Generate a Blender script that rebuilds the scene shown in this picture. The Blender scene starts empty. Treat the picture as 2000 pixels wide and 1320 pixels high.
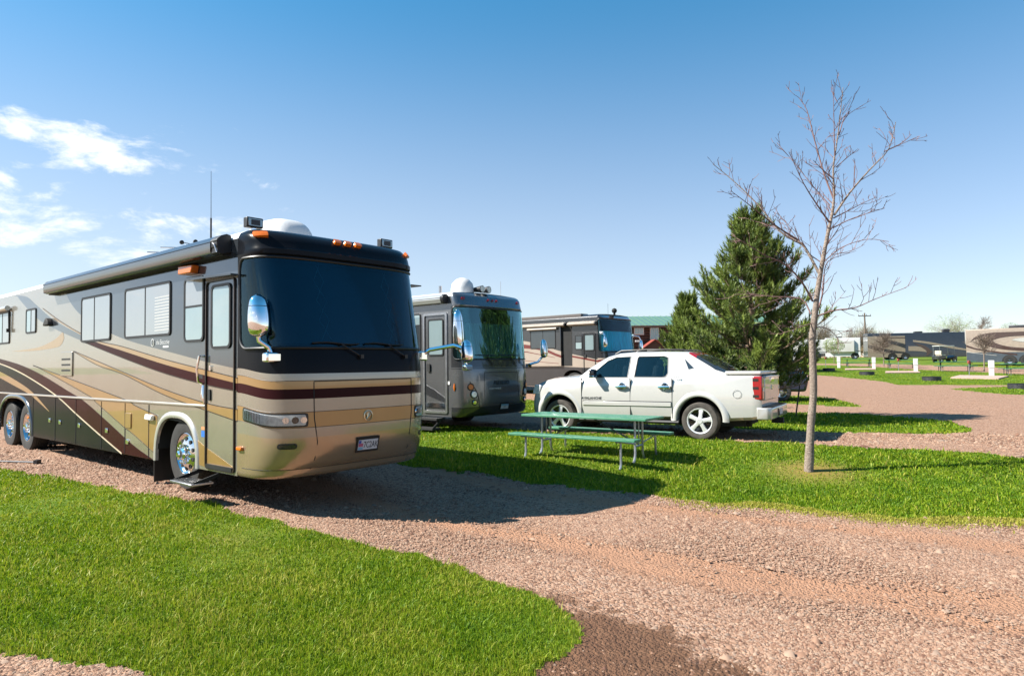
import bpy, bmesh, math, random
import numpy as np
from mathutils import Vector, Matrix
random.seed(7); RNG = np.random.default_rng(11)
SC = bpy.context.scene; COL = SC.collection
# ------------------------------------------------------------------ camera
CAM_H = 1.75; PITCH = math.radians(2.1336); ROLL = math.radians(0.6531)
fw = np.array([0, math.cos(PITCH), math.sin(PITCH)]); r0 = np.array([1., 0, 0]); u0 = np.cross(r0, fw)
rt = r0*math.cos(ROLL)-u0*math.sin(ROLL); up = u0*math.cos(ROLL)+r0*math.sin(ROLL)
cd = bpy.data.cameras.new('camera'); cam = bpy.data.objects.new('camera', cd); COL.objects.link(cam)
cd.sensor_width = 36.0; cd.sensor_fit = 'HORIZONTAL'; cd.lens = 1342/2000*36; cd.clip_start = 0.05; cd.clip_end = 6000
cam.matrix_world = Matrix(((rt[0], up[0], -fw[0], 0), (rt[1], up[1], -fw[1], 0), (rt[2], up[2], -fw[2], CAM_H), (0, 0, 0, 1)))
SC.camera = cam
# ------------------------------------------------------------------ sky, sun, exposure
SUN_EL = math.radians(42.0); SHADOW_AZ = math.radians(6.0)      # direction in which shadows fall, from +X
SUN_STRENGTH = 5.0; SKY_STRENGTH = 0.067; EXPOSURE = 1.40
SC.view_settings.view_transform = 'Standard'; SC.view_settings.look = 'None'
SC.view_settings.gamma = 1.0; SC.view_settings.exposure = EXPOSURE; SC.view_settings.use_curve_mapping = False
sdir = Vector((math.cos(SUN_EL)*math.cos(SHADOW_AZ), math.cos(SUN_EL)*math.sin(SHADOW_AZ), -math.sin(SUN_EL)))
sl = bpy.data.lights.new('sun', 'SUN'); sl.energy = SUN_STRENGTH; sl.angle = math.radians(0.53); sl.color = (1.0, 0.945, 0.86)
so = bpy.data.objects.new('sun', sl); COL.objects.link(so); so.rotation_euler = sdir.to_track_quat('-Z', 'Y').to_euler()
so.location = (-30, 0, 40)
w = bpy.data.worlds.new('World'); SC.world = w; w.use_nodes = True
nt = w.node_tree; nt.nodes.clear()
def N(t, **k):
    n = nt.nodes.new(t)
    for a, b in k.items(): setattr(n, a, b)
    return n
def LK(a, b): nt.links.new(a, b)
def MTH(op, a, b=None, c=None, clamp=False):
    n = N('ShaderNodeMath', operation=op); n.use_clamp = clamp
    for i, v in enumerate((a, b, c)):
        if v is None: continue
        if isinstance(v, (int, float)): n.inputs[i].default_value = v
        else: LK(v, n.inputs[i])
    return n.outputs[0]
def MAPR(v, a, b, c=0., d=1.):
    n = N('ShaderNodeMapRange', interpolation_type='SMOOTHSTEP'); LK(v, n.inputs[0])
    for i, q in enumerate((a, b, c, d)): n.inputs[i+1].default_value = q
    return n.outputs[0]
sky = N('ShaderNodeTexSky', sky_type='NISHITA'); sky.sun_disc = False; sky.sun_elevation = SUN_EL
sky.sun_rotation = math.atan2(-sdir.x, -sdir.y); sky.altitude = 1000; sky.air_density = 1.0; sky.dust_density = 0.7; sky.ozone_density = 1.6
tc = N('ShaderNodeTexCoord'); sx = N('ShaderNodeSeparateXYZ'); LK(tc.outputs['Generated'], sx.inputs[0])
az = MTH('ARCTAN2', sx.outputs[0], sx.outputs[1]); el = MTH('ARCSINE', sx.outputs[2])
elc = MTH('ADD', el, 0.055)
cb = N('ShaderNodeCombineXYZ'); LK(MTH('MULTIPLY', az, 0.72), cb.inputs[0]); LK(MTH('MULTIPLY', elc, 1.7), cb.inputs[1])
def cnoise(scale, detail, rough, off):
    n = N('ShaderNodeTexNoise'); n.inputs['Scale'].default_value = scale; n.inputs['Detail'].default_value = detail
    n.inputs['Roughness'].default_value = rough; n.inputs['Distortion'].default_value = 0.35
    a = N('ShaderNodeVectorMath', operation='ADD'); LK(cb.outputs[0], a.inputs[0]); a.inputs[1].default_value = off
    LK(a.outputs[0], n.inputs['Vector']); return n.outputs[0]
big = cnoise(9.5, 9, 0.60, (1.7, 4.4, 0.0)); fine = cnoise(26, 6, 0.65, (0.4, 0.2, 2.0))
dens = MTH('ADD', big, MTH('MULTIPLY', MTH('SUBTRACT', fine, 0.5), 0.38))
reg = MTH('MULTIPLY', MAPR(az, -0.16, -0.42), MTH('MULTIPLY', MAPR(el, 0.0, 0.07), MAPR(el, 0.385, 0.25)))
band = MTH('SINE', MTH('ADD', MTH('MULTIPLY', elc, 58.0), MTH('MULTIPLY', az, 9.0)))
thr = MTH('SUBTRACT', MTH('SUBTRACT', 0.80, MTH('MULTIPLY', reg, 0.305)), MTH('MULTIPLY', band, 0.045))
cm = MAPR(MTH('SUBTRACT', dens, thr), -0.03, 0.17)
veil = MTH('MULTIPLY', MAPR(az, 0.7, -0.70, 0.75, 1.55), MTH('MULTIPLY', MAPR(el, 0.52, -0.03), 0.37))
cm2 = MTH('MULTIPLY', cm, 0.9)
grade = N('ShaderNodeMixRGB'); LK(MAPR(el, 0.08, 0.60), grade.inputs[0]); grade.inputs[1].default_value = (0.94, 0.90, 0.94, 1); grade.inputs[2].default_value = (0.36, 1.07, 1.20, 1)
gm = N('ShaderNodeMixRGB', blend_type='MULTIPLY'); gm.inputs[0].default_value = 1.0; LK(sky.outputs[0], gm.inputs[1]); LK(grade.outputs[0], gm.inputs[2])
m0 = N('ShaderNodeMixRGB'); LK(veil, m0.inputs[0]); LK(gm.outputs[0], m0.inputs[1]); m0.inputs[2].default_value = (4.5, 5.2, 5.6, 1)
m1 = N('ShaderNodeMixRGB'); LK(cm2, m1.inputs[0]); LK(m0.outputs[0], m1.inputs[1]); m1.inputs[2].default_value = (7.2, 7.3, 7.5, 1)
bg = N('ShaderNodeBackground'); bg.inputs[1].default_value = SKY_STRENGTH; LK(m1.outputs[0], bg.inputs[0])
wo = N('ShaderNodeOutputWorld'); LK(bg.outputs[0], wo.inputs[0])
# ------------------------------------------------------------------ materials
MATS = {}
def new_mat(name):
    m = bpy.data.materials.new(name); m.use_nodes = True; t = m.node_tree; t.nodes.clear(); MATS[name] = m
    o = t.nodes.new('ShaderNodeOutputMaterial'); return m, t, o
def tnode(t, typ, **k):
    n = t.nodes.new(typ)
    for a, b in k.items():
        if a in n.bl_rna.properties.keys(): setattr(n, a, b)
        else: n.inputs[a.replace('_', ' ')].default_value = b
    return n
def pm(name, col, rough=0.5, metal=0.0, coat=0.0, var=0.12, scale=4.0, bump=0.0, bscale=60.0, col2=None, emit=None, spec=0.5, stretch=None):
    """Principled paint with procedural colour variation, roughness variation and fine bump"""
    m, t, o = new_mat(name); p = tnode(t, 'ShaderNodeBsdfPrincipled')
    p.inputs['Metallic'].default_value = metal; p.inputs['Coat Weight'].default_value = coat; p.inputs['Coat Roughness'].default_value = 0.03
    p.inputs['Specular IOR Level'].default_value = spec
    if name == 'paint_white': p.inputs['Coat IOR'].default_value = 1.8
    co = tnode(t, 'ShaderNodeTexCoord'); src = co.outputs['Object']
    if stretch:
        mp = tnode(t, 'ShaderNodeMapping'); mp.inputs['Scale'].default_value = stretch; t.links.new(src, mp.inputs[0]); src = mp.outputs[0]
    nz = tnode(t, 'ShaderNodeTexNoise', Scale=scale, Detail=6.0, Roughness=0.6); t.links.new(src, nz.inputs['Vector'])
    r = tnode(t, 'ShaderNodeMapRange'); t.links.new(nz.outputs[0], r.inputs[0])
    r.inputs[1].default_value = 0.3; r.inputs[2].default_value = 0.7
    mx = tnode(t, 'ShaderNodeMixRGB'); t.links.new(r.outputs[0], mx.inputs[0])
    if metal < 0.5: col = tuple(c*0.75 for c in col); col2 = tuple(c*0.75 for c in col2) if col2 else None
    c2 = col2 or tuple(min(1, c*(1+var)) for c in col); c1 = col if col2 else tuple(c*(1-var) for c in col)
    mx.inputs[1].default_value = (*c1, 1); mx.inputs[2].default_value = (*c2, 1)
    t.links.new(mx.outputs[0], p.inputs['Base Color'])
    rr = tnode(t, 'ShaderNodeMapRange'); t.links.new(nz.outputs[0], rr.inputs[0]); rr.inputs[3].default_value = rough*0.85; rr.inputs[4].default_value = min(1, rough*1.2)
    t.links.new(rr.outputs[0], p.inputs['Roughness'])
    if bump:
        b2 = tnode(t, 'ShaderNodeTexNoise', Scale=bscale, Detail=4.0); t.links.new(src, b2.inputs['Vector'])
        bp = tnode(t, 'ShaderNodeBump', Strength=bump, Distance=0.02); t.links.new(b2.outputs[0], bp.inputs['Height']); t.links.new(bp.outputs[0], p.inputs['Normal'])
    if emit: p.inputs['Emission Color'].default_value = (*emit[:3], 1); p.inputs['Emission Strength'].default_value = emit[3]
    t.links.new(p.outputs[0], o.inputs[0]); return m
def glass_mat(name, tint, rough=0.015, ior=1.5, boost=1.0, gloss=(0.95, 0.98, 1.0)):
    m, t, o = new_mat(name); tr = tnode(t, 'ShaderNodeBsdfTransparent'); tr.inputs[0].default_value = (*tint, 1)
    gl = tnode(t, 'ShaderNodeBsdfGlossy'); gl.inputs['Roughness'].default_value = rough; gl.inputs[0].default_value = (*gloss, 1)
    fr = tnode(t, 'ShaderNodeFresnel', IOR=ior); mu = tnode(t, 'ShaderNodeMath', operation='MULTIPLY'); mu.use_clamp = True
    t.links.new(fr.outputs[0], mu.inputs[0]); mu.inputs[1].default_value = boost
    mx = tnode(t, 'ShaderNodeMixShader'); t.links.new(mu.outputs[0], mx.inputs[0]); t.links.new(tr.outputs[0], mx.inputs[1]); t.links.new(gl.outputs[0], mx.inputs[2])
    t.links.new(mx.outputs[0], o.inputs[0]); return m
# ------------------------------------------------------------------ mesh helpers
class MB:
    def __init__(s): s.v = []; s.f = []; s.m = []
    def add(s, vs, fs, mi=0):
        b = len(s.v); s.v += [tuple(map(float, q)) for q in vs]; s.f += [tuple(b+i for i in f) for f in fs]; s.m += [mi]*len(fs); return s
    def box(s, c, d, mi=0, R=None):
        x, y, z = (q/2 for q in d); vs = [Vector((a*x, b*y, e*z)) for a in (-1, 1) for b in (-1, 1) for e in (-1, 1)]
        if R: vs = [R @ q for q in vs]
        vs = [q+Vector(c) for q in vs]
        return s.add(vs, [(0, 1, 3, 2), (4, 6, 7, 5), (0, 4, 5, 1), (2, 3, 7, 6), (0, 2, 6, 4), (1, 5, 7, 3)], mi)
    def bar(s, a, b, wd, ht, mi=0, upv=(0, 0, 1)):
        a, b = Vector(a), Vector(b); d = b-a; L = d.length; x = d.normalized(); y = Vector(upv).cross(x)
        if y.length < 1e-4: y = Vector((0, 1, 0)).cross(x)
        y.normalize(); z = x.cross(y); R = Matrix((x, y, z)).transposed()
        return s.box((a+b)/2, (L, wd, ht), mi, R)
    def prism(s, pts, fn, h, mi=0, mi_side=None):
        """pts 2D outline; fn(p, k) -> 3D with k in (0,h)"""
        n = len(pts); A = [fn(p, 0) for p in pts]; B = [fn(p, h) for p in pts]
        s.add(A+B, [tuple(range(n, 2*n)), tuple(reversed(range(n)))], mi)
        b = len(s.v)-2*n
        for i in range(n):
            j = (i+1) % n; s.f.append((b+i, b+j, b+n+j, b+n+i)); s.m.append(mi if mi_side is None else mi_side)
        return s
    def tube(s, path, rad, sides=6, mi=0, cap=True):
        P = [Vector(p) for p in path]; n = len(P)
        if not hasattr(rad, '__len__'): rad = [rad]*n
        d0 = (P[1]-P[0]).normalized(); ref = Vector((0, 0, 1)) if abs(d0.z) < 0.9 else Vector((1, 0, 0)); u = d0.cross(ref).normalized()
        rings = []; 
        for i in range(n):
            d = (P[min(i+1, n-1)]-P[max(i-1, 0)]).normalized(); u = (u-d*u.dot(d)); u.normalize(); v = d.cross(u)
            rings.append([P[i]+(u*math.cos(2*math.pi*k/sides)+v*math.sin(2*math.pi*k/sides))*rad[i] for k in range(sides)])
        b = len(s.v); s.v += [tuple(q) for r in rings for q in r]
        for i in range(n-1):
            for k in range(sides):
                l = (k+1) % sides; s.f.append((b+i*sides+k, b+i*sides+l, b+(i+1)*sides+l, b+(i+1)*sides+k)); s.m.append(mi)
        if cap:
            s.f.append(tuple(b+k for k in reversed(range(sides)))); s.m.append(mi)
            s.f.append(tuple(b+(n-1)*sides+k for k in range(sides))); s.m.append(mi)
        return s
    def lathe(s, prof, c, axis='y', sides=32, mi=0):
        """prof: list of (radius, along-axis); closed end to end is up to the profile"""
        n = len(prof); vs = []
        for r, a in prof:
            for k in range(sides):
                th = 2*math.pi*k/sides; p, q = r*math.cos(th), r*math.sin(th)
                vs.append({'y': (c[0]+p, c[1]+a, c[2]+q), 'x': (c[0]+a, c[1]+p, c[2]+q), 'z': (c[0]+p, c[1]+q, c[2]+a)}[axis])
        fs = []
        for i in range(n-1):
            for k in range(sides):
                l = (k+1) % sides; fs.append((i*sides+k, i*sides+l, (i+1)*sides+l, (i+1)*sides+k))
        return s.add(vs, fs, mi)
    def grid(s, rows, mi=0, closed=False):
        nr, nc = len(rows), len(rows[0]); vs = [p for r in rows for p in r]; fs = []
        for i in range(nr-1):
            for k in range(nc-(0 if closed else 1)):
                l = (k+1) % nc; fs.append((i*nc+k, i*nc+l, (i+1)*nc+l, (i+1)*nc+k))
        return s.add(vs, fs, mi)
    def build(s, name, mats, parent=None, smooth=False, bevel=0.0, seg=2, fix=True, angle=None):
        me = bpy.data.meshes.new(name); me.from_pydata(s.v, [], s.f)
        if not isinstance(mats, (list, tuple)): mats = [mats]
        for q in mats: me.materials.append(MATS[q])
        if len(mats) > 1: me.polygons.foreach_set('material_index', s.m)
        if fix:
            bm = bmesh.new(); bm.from_mesh(me); bmesh.ops.recalc_face_normals(bm, faces=bm.faces); bm.to_mesh(me); bm.free()
        if smooth:
            me.polygons.foreach_set('use_smooth', [True]*len(me.polygons))
            me.set_sharp_from_angle(angle=math.radians(angle or 35))
        me.update(); o = bpy.data.objects.new(name, me); COL.objects.link(o)
        if parent: o.parent = parent
        if bevel:
            b = o.modifiers.new('bevel', 'BEVEL'); b.width = bevel; b.segments = seg; b.limit_method = 'ANGLE'; b.angle_limit = math.radians(35)
            me.polygons.foreach_set('use_smooth', [True]*len(me.polygons)); me.set_sharp_from_angle(angle=math.radians(50))
        return o
def tag(o, label=None, cat=None, group=None, kind=None):
    if label: o['label'] = label
    if cat: o['category'] = cat
    if group: o['group'] = group
    if kind: o['kind'] = kind
    return o
def thing(name, label, cat, loc=(0, 0, 0), rz=0.0, group=None):
    o = bpy.data.objects.new(name, None); o.empty_display_size = 0.2; COL.objects.link(o); o.location = loc; o.rotation_euler = (0, 0, rz)
    return tag(o, label, cat, group)
def dup(root, loc, rz, label, group=None, scale=None):
    r = root.copy(); COL.objects.link(r); r.location = loc; r.rotation_euler = (0, 0, rz); r['label'] = label
    if group: r['group'] = group
    if scale: r.scale = scale
    for ch in list(root.children):
        c = ch.copy(); COL.objects.link(c); c.parent = r
        for g in ch.children:
            d = g.copy(); COL.objects.link(d); d.parent = c
    return r
def text_obj(name, txt, size, M, mat, parent, shear=0.0, depth=0.002, sx=1.0, align='CENTER'):
    cu = bpy.data.curves.new(name, 'FONT'); cu.body = txt; cu.size = size; cu.shear = shear; cu.extrude = depth; cu.align_x = align; cu.align_y = 'CENTER'; cu.resolution_u = 2
    o = bpy.data.objects.new(name, cu); COL.objects.link(o); bpy.context.view_layer.update()
    me = bpy.data.meshes.new_from_object(o.evaluated_get(bpy.context.evaluated_depsgraph_get())); bpy.data.objects.remove(o); bpy.data.curves.remove(cu)
    me.transform(M @ Matrix.Diagonal((sx, 1, 1, 1))); me.materials.clear(); me.materials.append(MATS[mat]); q = bpy.data.objects.new(name, me); COL.objects.link(q)
    q.parent = parent; return q
def rrect(x0, x1, z0, z1, r, n=4):
    pts = []
    for cx, cz, a0 in ((x1-r, z1-r, 0), (x0+r, z1-r, 90), (x0+r, z0+r, 180), (x1-r, z0+r, 270)):
        for k in range(n+1):
            a = math.radians(a0+90*k/n); pts.append((cx+r*math.cos(a), cz+r*math.sin(a)))
    return pts
def sm(t): t = np.clip(t, 0, 1); return t*t*(3-2*t)
def H(x, y):
    x = np.asarray(x, float); y = np.asarray(y, float); k = sm((y-10.2)/2.4)
    return -0.22*sm((x+6)/7.0)*(1-k)+0.01*k+0.04*sm((y-12.5)/3.0)+np.minimum(0.0195*np.maximum(0, y-16.0), 2.2)
def h(x, y): return float(H(x, y))
YAW = math.radians(-40.469)
# ------------------------------------------------------------------ ground materials
def gravel_mat():
    m, t, o = new_mat('gravel_surface'); L = t.links.new
    geo = tnode(t, 'ShaderNodeNewGeometry'); p = tnode(t, 'ShaderNodeBsdfPrincipled'); p.inputs['Roughness'].default_value = 0.9; p.inputs['Specular IOR Level'].default_value = 0.2
    vo = tnode(t, 'ShaderNodeTexVoronoi', Scale=34.0); L(geo.outputs['Position'], vo.inputs['Vector'])
    vo2 = tnode(t, 'ShaderNodeTexVoronoi', Scale=78.0); L(geo.outputs['Position'], vo2.inputs['Vector'])
    sp = tnode(t, 'ShaderNodeSeparateColor'); L(vo.outputs['Color'], sp.inputs[0])
    cr = tnode(t, 'ShaderNodeValToRGB'); L(sp.outputs[0], cr.inputs[0]); e = cr.color_ramp.elements
    for q, (pos, c) in enumerate(((0.0, (0.119, 0.061, 0.040)), (0.3, (0.252, 0.141, 0.089)), (0.55, (0.301, 0.178, 0.118)), (0.8, (0.360, 0.234, 0.161)), (1.0, (0.241, 0.165, 0.126)))):
        el_ = e[q] if q < 2 else e.new(pos); el_.position = pos; el_.color = (*c, 1)
    n1 = tnode(t, 'ShaderNodeTexNoise', Scale=0.7, Detail=5.0); L(geo.outputs['Position'], n1.inputs['Vector'])
    n2 = tnode(t, 'ShaderNodeTexNoise', Scale=9.0, Detail=6.0); L(geo.outputs['Position'], n2.inputs['Vector'])
    at = tnode(t, 'ShaderNodeAttribute', attribute_name='rut'); ad = tnode(t, 'ShaderNodeAttribute', attribute_name='dirt'); av = tnode(t, 'ShaderNodeAttribute', attribute_name='verge')
    def mask(attr, lo, hi):
        a = tnode(t, 'ShaderNodeMath', operation='MULTIPLY_ADD'); L(n2.outputs[0], a.inputs[0]); a.inputs[1].default_value = 1.3; a.inputs[2].default_value = -0.65
        b = tnode(t, 'ShaderNodeMath', operation='ADD'); L(a.outputs[0], b.inputs[0]); L(attr, b.inputs[1])
        r = tnode(t, 'ShaderNodeMapRange', interpolation_type='SMOOTHSTEP'); L(b.outputs[0], r.inputs[0]); r.inputs[1].default_value = lo; r.inputs[2].default_value = hi; return r.outputs[0]
    def mix(f, a, bcol):
        x = tnode(t, 'ShaderNodeMixRGB'); L(f, x.inputs[0]); L(a, x.inputs[1])
        if isinstance(bcol, tuple): x.inputs[2].default_value = (*bcol, 1)
        else: L(bcol, x.inputs[2])
        return x.outputs[0]
    sand = tnode(t, 'ShaderNodeMapRange'); L(n1.outputs[0], sand.inputs[0]); sand.inputs[1].default_value = 0.5; sand.inputs[2].default_value = 0.8; sand.inputs[4].default_value = 0.55
    c = mix(sand.outputs[0], cr.outputs[0], (0.282, 0.172, 0.118))
    rf = mask(at.outputs['Fac'], 0.15, 0.8); c = mix(rf, c, (0.306, 0.167, 0.102))
    c = mix(mask(av.outputs['Fac'], 0.35, 0.8), c, (0.206, 0.141, 0.075))
    dr = tnode(t, 'ShaderNodeMixRGB'); L(n2.outputs[0], dr.inputs[0]); dr.inputs[1].default_value = (0.044, 0.019, 0.011, 1); dr.inputs[2].default_value = (0.177, 0.093, 0.052, 1)
    c = mix(mask(ad.outputs['Fac'], 0.35, 0.75), c, dr.outputs[0])
    L(c, p.inputs['Base Color'])
    b1 = tnode(t, 'ShaderNodeBump', Strength=0.8, Distance=0.02); L(vo.outputs['Distance'], b1.inputs['Height']); b1.invert = True
    b2 = tnode(t, 'ShaderNodeBump', Strength=0.7, Distance=0.012); L(vo2.outputs['Distance'], b2.inputs['Height']); b2.invert = True; L(b1.outputs[0], b2.inputs['Normal'])
    L(b2.outputs[0], p.inputs['Normal']); L(p.outputs[0], o.inputs[0])
gravel_mat()
def turf_mat():
    m, t, o = new_mat('turf_soil'); L = t.links.new; geo = tnode(t, 'ShaderNodeNewGeometry'); p = tnode(t, 'ShaderNodeBsdfPrincipled'); p.inputs['Roughness'].default_value = 0.95; p.inputs['Specular IOR Level'].default_value = 0.1
    n1 = tnode(t, 'ShaderNodeTexNoise', Scale=0.5, Detail=8.0, Roughness=0.75); L(geo.outputs['Position'], n1.inputs['Vector'])
    n2 = tnode(t, 'ShaderNodeTexNoise', Scale=14.0, Detail=6.0, Roughness=0.7); L(geo.outputs['Position'], n2.inputs['Vector'])
    cr = tnode(t, 'ShaderNodeValToRGB'); L(n1.outputs[0], cr.inputs[0]); e = cr.color_ramp.elements
    for q, (pos, c) in enumerate(((0.30, (0.048, 0.103, 0.008)), (0.44, (0.079, 0.142, 0.011)), (0.55, (0.123, 0.167, 0.019)), (0.68, (0.197, 0.175, 0.040)))):
        el_ = e[q] if q < 2 else e.new(pos); el_.position = pos; el_.color = (*c, 1)
    mu = tnode(t, 'ShaderNodeMixRGB', blend_type='MULTIPLY'); mu.inputs[0].default_value = 0.75; L(cr.outputs[0], mu.inputs[1])
    r2 = tnode(t, 'ShaderNodeMapRange'); L(n2.outputs[0], r2.inputs[0]); r2.inputs[1].default_value = 0.3; r2.inputs[2].default_value = 0.7; r2.inputs[3].default_value = 0.40; r2.inputs[4].default_value = 1.30
    L(r2.outputs[0], mu.inputs[2])
    ab = tnode(t, 'ShaderNodeAttribute', attribute_name='bare'); mb = tnode(t, 'ShaderNodeMixRGB'); L(ab.outputs['Fac'], mb.inputs[0]); L(mu.outputs[0], mb.inputs[1]); mb.inputs[2].default_value = (0.206, 0.147, 0.040, 1)
    L(mb.outputs[0], p.inputs['Base Color'])
    bp = tnode(t, 'ShaderNodeBump', Strength=0.8, Distance=0.04); L(n2.outputs[0], bp.inputs['Height']); L(bp.outputs[0], p.inputs['Normal']); L(p.outputs[0], o.inputs[0])
turf_mat()
def blade_mat():
    m, t, o = new_mat('grass_blade'); L = t.links.new
    at = tnode(t, 'ShaderNodeAttribute', attribute_name='tint'); geo = tnode(t, 'ShaderNodeNewGeometry')
    n1 = tnode(t, 'ShaderNodeTexNoise', Scale=1.1, Detail=8.0, Roughness=0.74); L(geo.outputs['Position'], n1.inputs['Vector'])
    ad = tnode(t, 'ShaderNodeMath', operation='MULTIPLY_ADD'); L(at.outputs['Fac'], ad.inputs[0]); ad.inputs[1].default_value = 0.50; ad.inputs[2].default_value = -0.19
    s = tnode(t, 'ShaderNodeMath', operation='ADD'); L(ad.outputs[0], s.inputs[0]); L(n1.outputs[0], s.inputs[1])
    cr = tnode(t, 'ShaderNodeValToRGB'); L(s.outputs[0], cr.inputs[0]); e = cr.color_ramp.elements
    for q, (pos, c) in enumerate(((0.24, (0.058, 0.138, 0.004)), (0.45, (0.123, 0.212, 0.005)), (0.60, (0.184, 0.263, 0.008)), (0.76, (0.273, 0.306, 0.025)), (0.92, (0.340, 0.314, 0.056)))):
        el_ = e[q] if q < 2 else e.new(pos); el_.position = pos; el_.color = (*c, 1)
    d = tnode(t, 'ShaderNodeBsdfPrincipled'); d.inputs['Roughness'].default_value = 0.55; d.inputs['Specular IOR Level'].default_value = 0.25; L(cr.outputs[0], d.inputs['Base Color'])
    tr = tnode(t, 'ShaderNodeBsdfTranslucent'); L(cr.outputs[0], tr.inputs[0]); mx = tnode(t, 'ShaderNodeMixShader'); mx.inputs[0].default_value = 0.38
    L(d.outputs[0], mx.inputs[1]); L(tr.outputs[0], mx.inputs[2]); L(mx.outputs[0], o.inputs[0])
blade_mat()
def stone_mat():
    m, t, o = new_mat('gravel_stone'); L = t.links.new; p = tnode(t, 'ShaderNodeBsdfPrincipled'); p.inputs['Roughness'].default_value = 0.85; p.inputs['Specular IOR Level'].default_value = 0.25
    at = tnode(t, 'ShaderNodeAttribute', attribute_name='tint'); cr = tnode(t, 'ShaderNodeValToRGB'); L(at.outputs['Fac'], cr.inputs[0]); e = cr.color_ramp.elements
    for q, (pos, c) in enumerate(((0.0, (0.114, 0.057, 0.039)), (0.25, (0.211, 0.119, 0.078)), (0.55, (0.257, 0.156, 0.106)), (0.85, (0.312, 0.212, 0.150)), (1.0, (0.202, 0.146, 0.113)))):
        el_ = e[q] if q < 2 else e.new(pos); el_.position = pos; el_.color = (*c, 1)
    L(cr.outputs[0], p.inputs['Base Color']); L(p.outputs[0], o.inputs[0])
stone_mat()
# ------------------------------------------------------------------ regions
FG = [(-9.02,12.15),(-7.18,10.99),(-5.62,9.94),(-4.08,9.14),(-3.14,8.43),(-2.34,7.85),(-1.59,7.44),(-0.78,6.85),(-0.38,6.52),(-0.02,6.12),(0.19,5.93),(0.38,5.56),(0.56,5.14),(0.41,4.74),(0.21,4.5),(0.1,4.39),(-0.1,3.9),(-0.6,3.7),(-1.6,3.9),(-2.26,4.25),(-2.73,4.35),(-3.26,4.42),(-6,4.9),(-14,7.5),(-24,12),(-24,24),(-14,16.3)]
MIDN = [(-1.62,11.95),(-0.54,11.55),(0.22,11.08),(0.93,10.74),(1.6,10.45),(2.15,10.21),(2.68,9.65),(3.23,9.59),(3.58,9.5),(3.99,9.15),(4.41,8.88),(4.64,8.66),(5.08,8.53),(5.56,8.59),(6.23,8.47)]
MIDF = [(-2.33,18.79),(-0.42,17.74),(0.73,17.07),(1.83,16.65),(2.95,16.05),(3.9,15.55),(4.45,14.88),(4.92,14.5),(5.62,14.44),(6.97,13.43),(8.04,12.99),(8.6,12.67),(8.84,12.31),(8.93,12.09)]
MID = MIDN+[(8,8.3),(9.6,8.9),(10.2,10.4),(9.7,11.6)]+MIDF[::-1]+[(-7,22.6),(-14,29),(-16,25),(-8,17.2)]
STRIP = [(5.62,16.96),(6.28,16.77),(7.21,16.43),(8.46,16.11),(9.23,15.66),(9.85,15.57),(10.46,15.69),(11.02,16.36),(11.22,17.14),(11.58,17.98),(11.4,18.77),(10.48,19.94),(9.68,20.98),(8.39,21.14),(7.4,21.6),(5,24),(1,27.5),(-6,33),(-8,30),(1,21.6),(3.5,18.6)]
ISL = [(10.15,27.0),(11.18,28.59),(12.08,27.97),(12.2,26.67),(11.79,24.84),(11.42,23.12),(10.31,23.9),(9.61,24.47),(5,28.5),(0,34),(4,37),(7.5,31)]
ISL3 = [(20.1,31.34),(21.69,31.99),(24.3,32.73),(31,34),(31,27),(25,26.2),(20.19,27.21),(20.0,28.17),(19.97,29.47)]
FARG = [(21.8,58),(21.83,56),(21.29,52.6),(21.5,47.1),(20.9,42.0),(20.75,39),(19.82,35.4),(22,34.6),(25,33.7),(33,33),(60,36),(200,60),(200,400),(-200,400),(-200,58)]
BAND = [(25,92),(30,80),(34.4,74.4),(34.2,64.9),(34.1,57.5),(34.6,46.6),(36,40),(46,40),(44,50),(42.5,57.1),(43,70),(40.8,77.2),(37.5,80.8),(33,92)]
DIRT = [(0.1,6.1),(0.24,5.99),(0.44,5.8),(0.82,5.45),(1.27,5.03),(1.37,4.76),(1.64,4.56),(1.67,4.25),(1.2,3.6),(-0.6,3.6),(-0.4,4.4),(-0.1,4.8),(0.0,5.3),(-0.2,5.8)]
RUTS = [([(-4.2,11.9),(-2,9.6),(-0.63,8.25),(-0.03,7.92),(1.03,7.19),(1.75,6.88),(2.68,6.13),(4.03,5.52),(8,3.6)],0.20),([(-2.6,13),(0,10.6),(2.03,9.3),(2.65,8.85),(3.46,8.3),(4.49,7.58),(5.21,7.05),(9,5)],0.16),([(1.0,6.8),(1.41,6.48),(2.15,6.15),(2.92,5.73),(3.42,5.21),(3.65,5.01),(6,3)],0.15)]
def inpoly(x, y, P):
    c = np.zeros(x.shape, bool); n = len(P)
    for i in range(n):
        x1, y1 = P[i]; x2, y2 = P[(i+1) % n]
        if y1 == y2: continue
        k = ((y1 > y) != (y2 > y)) & (x < (x2-x1)*(y-y1)/(y2-y1)+x1); c ^= k
    return c
def dseg(x, y, P, closed=False):
    d = np.full(x.shape, 1e9); n = len(P)
    for i in range(n if closed else n-1):
        ax, ay = P[i]; bx, by = P[(i+1) % n]; vx, vy = bx-ax, by-ay; t = np.clip(((x-ax)*vx+(y-ay)*vy)/(vx*vx+vy*vy+1e-9), 0, 1)
        d = np.minimum(d, np.hypot(x-ax-t*vx, y-ay-t*vy))
    return d
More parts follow.
